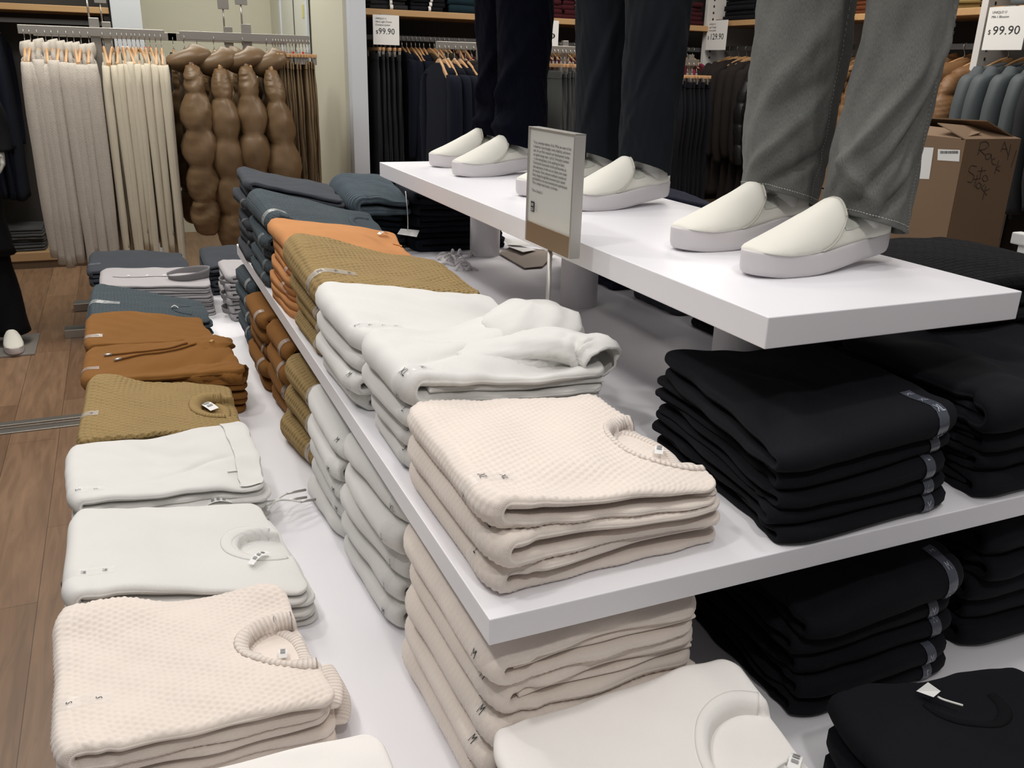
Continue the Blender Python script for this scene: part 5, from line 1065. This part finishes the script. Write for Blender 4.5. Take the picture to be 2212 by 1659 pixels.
row(ys(3.46, 3.16, 4), [garment('blouson_jacket', mGB, .72, .22, .04, .62, .05, 175)], ZR3, PI/2, 'Grey blue nylon blouson', 'jacket', 'under the large price card', 'grey blue blousons on the side wall', seed=25, start='white upright')
row(ys(3.08, 2.76, 4), [garment('blouson_jacket', mGreyC, .72, .22, .04, .62, .05, 176)], ZR3, PI/2, 'Dark grey nylon blouson', 'jacket', 'at the frame edge', 'dark grey blousons on the side wall', seed=26, start='grey blue blousons')
# ---- folded piles on the oak shelves
def shelf_pile(desc, where, q, z, h, N, mat, grp, seed, strips=False):
    P = stack(desc, where, 'top', 'shelf_sweater', q, z, [h]*4, N, mat, grp, seed, .008, (26, 14), .004)
    if strips:
        for F, o in P: F.patch('silver_strip', mTagW, -.035, .035, .42, .50, o, .001, 6, 3)
def rectB(x0, x1, y0, y1): return [(x1, y0), (x1, y1), (x0, y1), (x0, y0)][:0] or [(x0, y0), (x0, y1), (x1, y1), (x1, y0)][::-1]
SB = 1.8685
def foldfront(x0, x1, y0, y1): return [(x1, y0), (x1, y1), (x0, y1), (x0, y0)]   # fold towards the aisle (-y)
for k, (a, b, m_, c_, h, N, st) in enumerate(((800, 876, mGreyC, 'Dark grey', .17, 6, True), (886, 958, mBlack, 'Black', .17, 6, True), (966, 1035, cloth('dark_teal_cloth', (.010, .026, .036)), 'Dark teal', .15, 3, False), (1183, 1212, cloth('maroon_knit', (.055, .010, .014)), 'Maroon', .15, 5, False), (1214, 1260, cloth('maroon_knit', (.055, .010, .014)), 'Dark maroon', .15, 5, True), (1462, 1512, cloth('maroon_knit', (.055, .010, .014)), 'Wine red', .16, 5, False))):
    x0, x1 = ony(a, 30, 6.0)[0], ony(b, 35, 6.0)[0]
    shelf_pile(c_+' folded top', ['above the first price card', 'beside the dark grey shelf pile', 'beside the navy corduroy legs', 'beside the navy corduroy thigh', 'between the dark legs on the shelf', 'by the corner upright'][k], foldfront(x0, x1, 5.95, 6.3), SB, h, N, m_, c_.lower()+' tops on the back wall shelf', 200+k, st)
SS = 1.9025
def foldside(y0, y1): return [(4.22, y1), (4.56, y1), (4.56, y0), (4.22, y0)][0:4]
for k, (y1, y0, m_, c_, h, N, wh) in enumerate(((5.86, 5.50, mBlack, 'Black', .17, 5, 'beside the corner upright'), (5.42, 5.10, mBlack, 'Dense black', .17, 5, 'behind the grey jeans'), (4.62, 4.26, cloth('rust_cloth', (.12, .035, .012)), 'Rust', .12, 5, 'between the jeans legs'), (3.98, 3.62, cloth('khaki_yellow_cloth', (.34, .25, .10)), 'Khaki yellow', .13, 5, 'beside the white upright'), (3.46, 3.1, mGB, 'Grey', .15, 4, 'above the large price card'))):
    shelf_pile(c_+' folded top', wh+' on the side shelf', [(4.22, y0), (4.56, y0), (4.56, y1), (4.22, y1)], SS, h, N, m_, c_.lower()+' tops on the side shelf', 220+k)
# ---- price cards
def card_y(x0, x1, z0, z1, y, lines_, price, label, parent=None):
    o = MB().box(x0, x1, y, y+.004, z0, z1, .0006).build('price_card', mTagW); tag(o, label, 'price card')
    h = z1-z0; w_ = x1-x0
    for i, t_ in enumerate(lines_):
        V, F = text2d(t_, h*.085, False); mesh_obj('printed_text', [(x0+w_*.09+a*1.0, y-.0012, z1-h*(.15+.105*i)+b) for a, b in V], F, mInk, o, smooth=False)
    if price[0]:
        V, F = text2d(price[0], h*.17, False); mesh_obj('printed_text', [(x0+w_*.10+a, y-.0012, z1-h*.63+b) for a, b in V], F, mInk, o, smooth=False)
    V, F = text2d(price[1], h*.29, False); k = 1.0
    xm = V[:, 0].max(); k = (w_*.62 if len(price[1]) > 2 else w_*.3)/xm
    mesh_obj('printed_text', [((x0+w_*.20 if len(price[1]) > 2 else x1-w_*.42)+a*k, y-.0012, z1-h*.64+b) for a, b in V], F, mInk, o, smooth=False)
    MB().box(x0+w_*.3, x0+w_*.7, y+.004, y+.03, z1-.01, z1+.005).build('card_clip', mRail, o); return o
a_, b_ = ony(805, 31, 5.88), ony(863, 98, 5.88)
card_y(a_[0], b_[0], b_[2], a_[2], 5.88, ('UNIQLO U', 'Ultra Light Down', 'Compact Jacket'), ('$', '99.90'), 'White price card reading $99.90 beside the white wall end')
a_, b_ = ony(1150, 42, 5.88), ony(1205, 106, 5.88)
card_y(a_[0], b_[0], b_[2], a_[2], 5.88, (), ('', '0'), 'White price card half hidden behind the navy corduroy legs')
a_, b_ = ony(1256, -20, 4.9), ony(1290, 55, 4.9)
card_y(a_[0], b_[0], b_[2], a_[2], 4.92, (), ('', ''), 'White rack sign half hidden behind the slate trousers') if False else tag(MB().box(a_[0], b_[0], 4.9, 4.91, b_[2], a_[2], .001).build('rack_sign', mTagW), 'White rack sign half hidden behind the slate trousers', 'sign')
def card_x(y1, y0, z0, z1, x, lines_, price, label, ang=0.0):
    """card on the side wall facing -x; y1 (far) is its left side"""
    w_ = y1-y0; h = z1-z0
    def M_(u, v_, d=0.0): return (x-d*math.cos(ang)-math.sin(ang)*u*w_*0, y1-u*w_, z0+v_*h)
    o = MB().box(x, x+.004, y0, y1, z0, z1, .0006).build('price_card', mTagW); tag(o, label, 'price card')
    for i, t_ in enumerate(lines_):
        V, F = text2d(t_, h*.085, False); mesh_obj('printed_text', [(x-.0012, y1-w_*.10-a, z1-h*(.15+.105*i)+b) for a, b in V], F, mInk, o, smooth=False)
    if price[0]: V, F = text2d(price[0], h*.16, False); mesh_obj('printed_text', [(x-.0012, y1-w_*.08-a, z1-h*.63+b) for a, b in V], F, mInk, o, smooth=False)
    V, F = text2d(price[1], h*.29, False); k = (w_*.68 if len(price[1]) > 2 else w_*.14)/V[:, 0].max()
    mesh_obj('printed_text', [(x-.0012, (y1-w_*.19 if len(price[1]) > 2 else y0+w_*.2)-a*k, z1-h*.64+b) for a, b in V], F, mInk, o, smooth=False)
    MB().box(x+.004, x+.03, (y0+y1)/2-.03, (y0+y1)/2+.03, z1-.01, z1+.005).build('card_clip', mRail, o); return o
a_, b_ = onx(1529, 45, 4.16), onx(1566, 108, 4.16); card_x(a_[1], b_[1], b_[2], a_[2], 4.16, ('UNIQLO U', 'Light Weight', 'Down Jacket'), ('$', '129.90'), 'White price card reading $129.90 beside the corner upright')
a_, b_ = onx(1788, 33, 4.16), onx(1831, 107, 4.16); card_x(a_[1], b_[1], b_[2], a_[2], 4.16, (), ('', '0'), 'White price card half hidden behind the grey jeans')
a_, b_ = onx(2138, 16, 4.10), onx(2206, 108, 4.10); card_x(a_[1], b_[1], b_[2], a_[2], 4.10, ('UNIQLO U', 'MA-1 Blouson'), ('$', '99.90'), 'Large white price card reading $99.90 over the grey blue blousons')
# ---- cartons
mCart = wood('brown_cardboard', (.20, .125, .072), (.235, .15, .088), (3, 3, 3), .8); mTape = plain('brown_tape', (.17, .11, .06), .3)
XC = 2.75
YC = onx(2086, 303, XC)[1]; zt_ = onx(2086, 303, XC)[2]; XE = ony(2206, 300, YC)[0]
def carton(x0, x1, y0, y1, z0, z1, label, cat='cardboard box'):
    t_ = .004; o = MB().box(x0, x0+t_, y0, y1, z0, z1).box(x1-t_, x1, y0, y1, z0, z1).box(x0+t_, x1-t_, y0, y0+t_, z0, z1).box(x0+t_, x1-t_, y1-t_, y1, z0, z1).box(x0, x1, y0, y1, z0, z0+t_).build('cardboard_box', mCart); tag(o, label, cat); return o
yb, ya = YC, YC+.56
big = carton(XC, XE, YC, ya, .45, zt_, 'Large open cardboard box with handwriting behind the podium')
for (nm, P_) in (('flap', [(XC, YC, zt_), (XE, YC, zt_), (XE-.01, YC+.15, zt_+.03), (XC+.03, YC+.16, zt_+.045)]), ('flap', [(XC, ya, zt_), (XC, YC+.02, zt_), (XC+.13, YC+.05, zt_+.02), (XC+.14, ya-.02, zt_+.03)]), ('flap', [(XE, YC+.02, zt_), (XE, ya, zt_), (XE-.12, ya-.03, zt_+.05), (XE-.12, YC+.06, zt_+.06)])):
    P_ = np.array(P_, float); mesh_obj('flap', np.concatenate([P_, P_+(0, 0, .004)]), [(0, 3, 2, 1), (4, 5, 6, 7), (0, 1, 5, 4), (1, 2, 6, 5), (2, 3, 7, 6), (3, 0, 4, 7)], mCart, big, smooth=False)
stand = tag(MB().box(XC-.05, XC+.6, yb-.1, ya+.7, 0, .449, .004).build('low_stand', mDark), 'Low dark stand carrying the cardboard boxes', 'stand')
def onface(px_, py_, d=.0012): v_ = onx(px_, py_, XC-d); return v_
def quad(pts, name, mat, parent): return MB().add(pts, [(0, 1, 2, 3)]).build(name, mat, parent)
lb = quad([onface(2026, 322), onface(2025, 346), onface(2072, 349), onface(2074, 324)], 'shipping_label', mTagW, big)
bc = MB(); r = rng(3)
x_ = 2031
while x_ < 2069:
    w2 = r.uniform(.5, 1.6); bc.add([onface(x_, 326, .0022), onface(x_, 332, .0022), onface(x_+w2, 332, .0022), onface(x_+w2, 326, .0022)], [(0, 1, 2, 3)]); x_ += w2+r.uniform(.5, 1.4)
b_o = bc.build('barcode', mInk, lb); b_o['kind'] = 'stuff'
lab2 = quad([onface(1994, 318), onface(1984, 386), onface(2007, 387), onface(2017, 319)], 'paper_sheet', mTagW, big)
STR = {'R': [[(2118, 308), (2112, 336)], [(2118, 308), (2130, 306), (2136, 314), (2128, 322), (2116, 324)], [(2116, 324), (2128, 335)]],
       'a': [[(2138, 332), (2130, 334), (2130, 344), (2138, 342), (2141, 332), (2142, 346)]], 'c': [[(2150, 342), (2143, 346), (2144, 354), (2151, 356)]], 'k': [[(2158, 346), (2148, 376)], [(2161, 358), (2151, 364), (2160, 370)]],
       'A': [[(2162, 328), (2170, 306)], [(2170, 306), (2178, 336)], [(2165, 322), (2176, 322)]], 'l': [[(2184, 312), (2176, 346)]], 'l2': [[(2196, 324), (2184, 362)]],
       't': [[(2122, 360), (2116, 386)], [(2112, 370), (2130, 368)]], 'o': [[(2128, 378), (2122, 384), (2126, 392), (2134, 388), (2130, 378)]],
       'S': [[(2110, 360), (2098, 358), (2093, 370), (2104, 380), (2098, 394), (2090, 392)]], 't2': [[(2112, 378), (2104, 404)], [(2102, 388), (2118, 386)]], 'o2': [[(2114, 394), (2108, 402), (2114, 408), (2120, 400), (2114, 394)]], 'c2': [[(2128, 398), (2120, 406), (2126, 414)]], 'k2': [[(2130, 402), (2122, 432)], [(2138, 408), (2126, 414), (2132, 422)]]}
for ch_, ss in STR.items():
    mb = MB()
    for s_ in ss: mb.tube(catmull([ony(*q_, YC-.001) for q_ in s_], 4) if len(s_) > 2 else [ony(*q_, YC-.001) for q_ in s_], .0011, 4)
    w_o = mb.build('handwriting', mInk, big)
ys_, ye_ = onx(1838, 360, XC+.15)[1], onx(1752, 360, XC+.15)[1]; zt2 = onx(1790, 352, XC+.15)[2]; zm2 = onx(1790, 410, XC+.15)[2]
s1 = carton(XC+.15, XC+.45, ys_, ye_+.02, .45, zm2-.002, 'Lower small cardboard box behind the near grey jeans leg'); s2 = carton(XC+.15, XC+.44, ys_, ye_, zm2, zt2, 'Upper small cardboard box behind the near grey jeans leg')
quad([onx(1748, 433, XC+.148), onx(1746, 460, XC+.148), onx(1763, 462, XC+.148), onx(1765, 434, XC+.148)], 'shipping_label', mTagW, s1)
# white plastic bit on the black pile
wp = onx(2200, 515, 1.9); tag(MB().box(wp[0], wp[0]+.03, wp[1]-.05, wp[1]+.02, wp[2]-.015, wp[2]+.012, .003).box(wp[0]+.005, wp[0]+.02, wp[1]-.03, wp[1]-.0, 1.0, wp[2]-.014).build('plastic_tag_holder', mTagW), 'White plastic tag holder beyond the black sweaters at the frame edge', 'tag holder')

# ================================================================== dressed mannequin at the far left
XM, YM = -.83, 5.40
md = empty('mannequin', (XM, YM, 0), 'Mannequin in black coat and trousers with white shoes beside the cream knits', 'mannequin')
mBlackCoat = cloth('black_coat_cloth', (.004, .004, .005), 'fine', sheen=.02)
zsb = np.linspace(.52, 1.50, 24); rx = np.interp(zsb, [.5, .9, 1.1, 1.4, 1.5], [.25, .21, .19, .21, .10]); ry = np.interp(zsb, [.5, .9, 1.1, 1.4, 1.5], [.17, .15, .13, .13, .08])
MB().rings(loft([(XM, YM, z) for z in zsb], (np.array([1., 0, 0]), np.array([0, 1., 0])), rx, ry, 48, .06, 4)).build('coat', mBlackCoat, md, True)
for s_ in (-1, 1):
    C = catmull([(XM+s_*.10, YM, .95), (XM+s_*.125, YM, .6), (XM+s_*.145, YM, .3), (XM+s_*.155, YM, .075)], 6)
    MB().rings(loft(C, (np.array([1., 0, 0]), np.array([0, 1., 0])), np.interp(np.linspace(0, 1, len(C)), [0, .5, 1], [.09, .085, .10]), np.interp(np.linspace(0, 1, len(C)), [0, .5, 1], [.10, .09, .11]), 36, .06, 7)).build('trouser_leg', mBlackCoat, md, True)
    C = catmull([(XM+s_*.17, YM, 1.42), (XM+s_*.235, YM, 1.25), (XM+s_*.255, YM-.03, 1.15), (XM+s_*.262, YM-.10, 1.065)], 6)
    MB().rings(loft(C, (np.array([1., 0, 0]), np.array([0, 1., 0])), np.linspace(.075, .052, len(C)), np.linspace(.08, .055, len(C)), 28, .05, 9)).build('coat_sleeve', mBlackCoat, md, True)
def hand(root, W_, sgn):
    """relaxed hand hanging down: palm with four curled fingers and a thumb; W_ = wrist centre"""
    V = [W_, W_+(0, -.004, -.035), W_+(0, -.008, -.075)]; E = [(0, 1), (1, 2)]; Rr = [(.021, .026), (.018, .036), (.015, .040)]
    for k, (dy_, ln) in enumerate(((-.030, .070), (-.010, .080), (.011, .075), (.030, .060))):
        p0 = W_+(0, dy_-.006, -.080); i0 = len(V); V.append(p0); E.append((2, i0)); Rr.append((.0095, .0095)); a = .15+.05*k
        for j in range(3):
            a += .28; p0 = p0+np.array([-sgn*math.sin(a)*ln*.36, 0, -math.cos(a)*ln*.36]); V.append(p0); E.append((len(V)-2, len(V)-1)); Rr.append((.0088-.0008*j,)*2)
    p0 = W_+(-sgn*.010, -.036, -.032); i0 = len(V); V.append(p0); E.append((1, i0)); Rr.append((.012, .012))
    for j in range(3): p0 = p0+np.array([-sgn*.008, -.012+.004*j, -.021]); V.append(p0); E.append((len(V)-2, len(V)-1)); Rr.append((.0105-.001*j,)*2)
    org = np.array(parent_world(root)); me = bpy.data.meshes.new('hand'); me.from_pydata([tuple(np.array(v_)-org) for v_ in V], E, []); o = bpy.data.objects.new('hand', me); COL.objects.link(o); o.parent = root
    me.materials.append(mSkin); sk = o.modifiers.new('skin', 'SKIN'); sd = me.skin_vertices[0].data
    for i, rr_ in enumerate(Rr): sd[i].radius = rr_
    sd[0].use_root = True; sk.use_smooth_shade = True; ss_ = o.modifiers.new('sub', 'SUBSURF'); ss_.levels = 2; ss_.render_levels = 2
    return o
hw = ony(6, 330, YM-.04)
hand(md, np.array([XM+.264, YM-.11, 1.075]), 1); hand(md, np.array([XM-.264, YM-.11, 1.075]), -1)
ph = np.linspace(-1.2, 1.45, 14); MB().rings(np.array([[(XM+.078*math.cos(t)*math.cos(p_), YM+.095*math.sin(t)*math.cos(p_), 1.66+.125*math.sin(p_)) for t in np.linspace(0, 2*math.pi, 29)[:-1]] for p_ in ph])).build('head', mSkin, md, True)
MB().tube([(XM, YM, 1.46), (XM, YM, 1.60)], .055, 20).build('neck', mSkin, md, True)
_ZP = ZP; ZP = .012
for s_ in (-1, 1): shoe(md, (XM+s_*.16+.03*s_, YM-.26), (XM+s_*.15, YM+.04), 0.0)
ZP = _ZP
MB().box(XM-.28, XM+.28, YM-.24, YM+.16, 0, .012, .003).build('base_plate', plain('frosted_glass_plate', (.26, .24, .22), .25, spec=.5), md)
tag(MB().box(-1.3, -1.05, 1.0, 1.001, 0, .001).build('x', mInk), 'x', 'x') if False else None
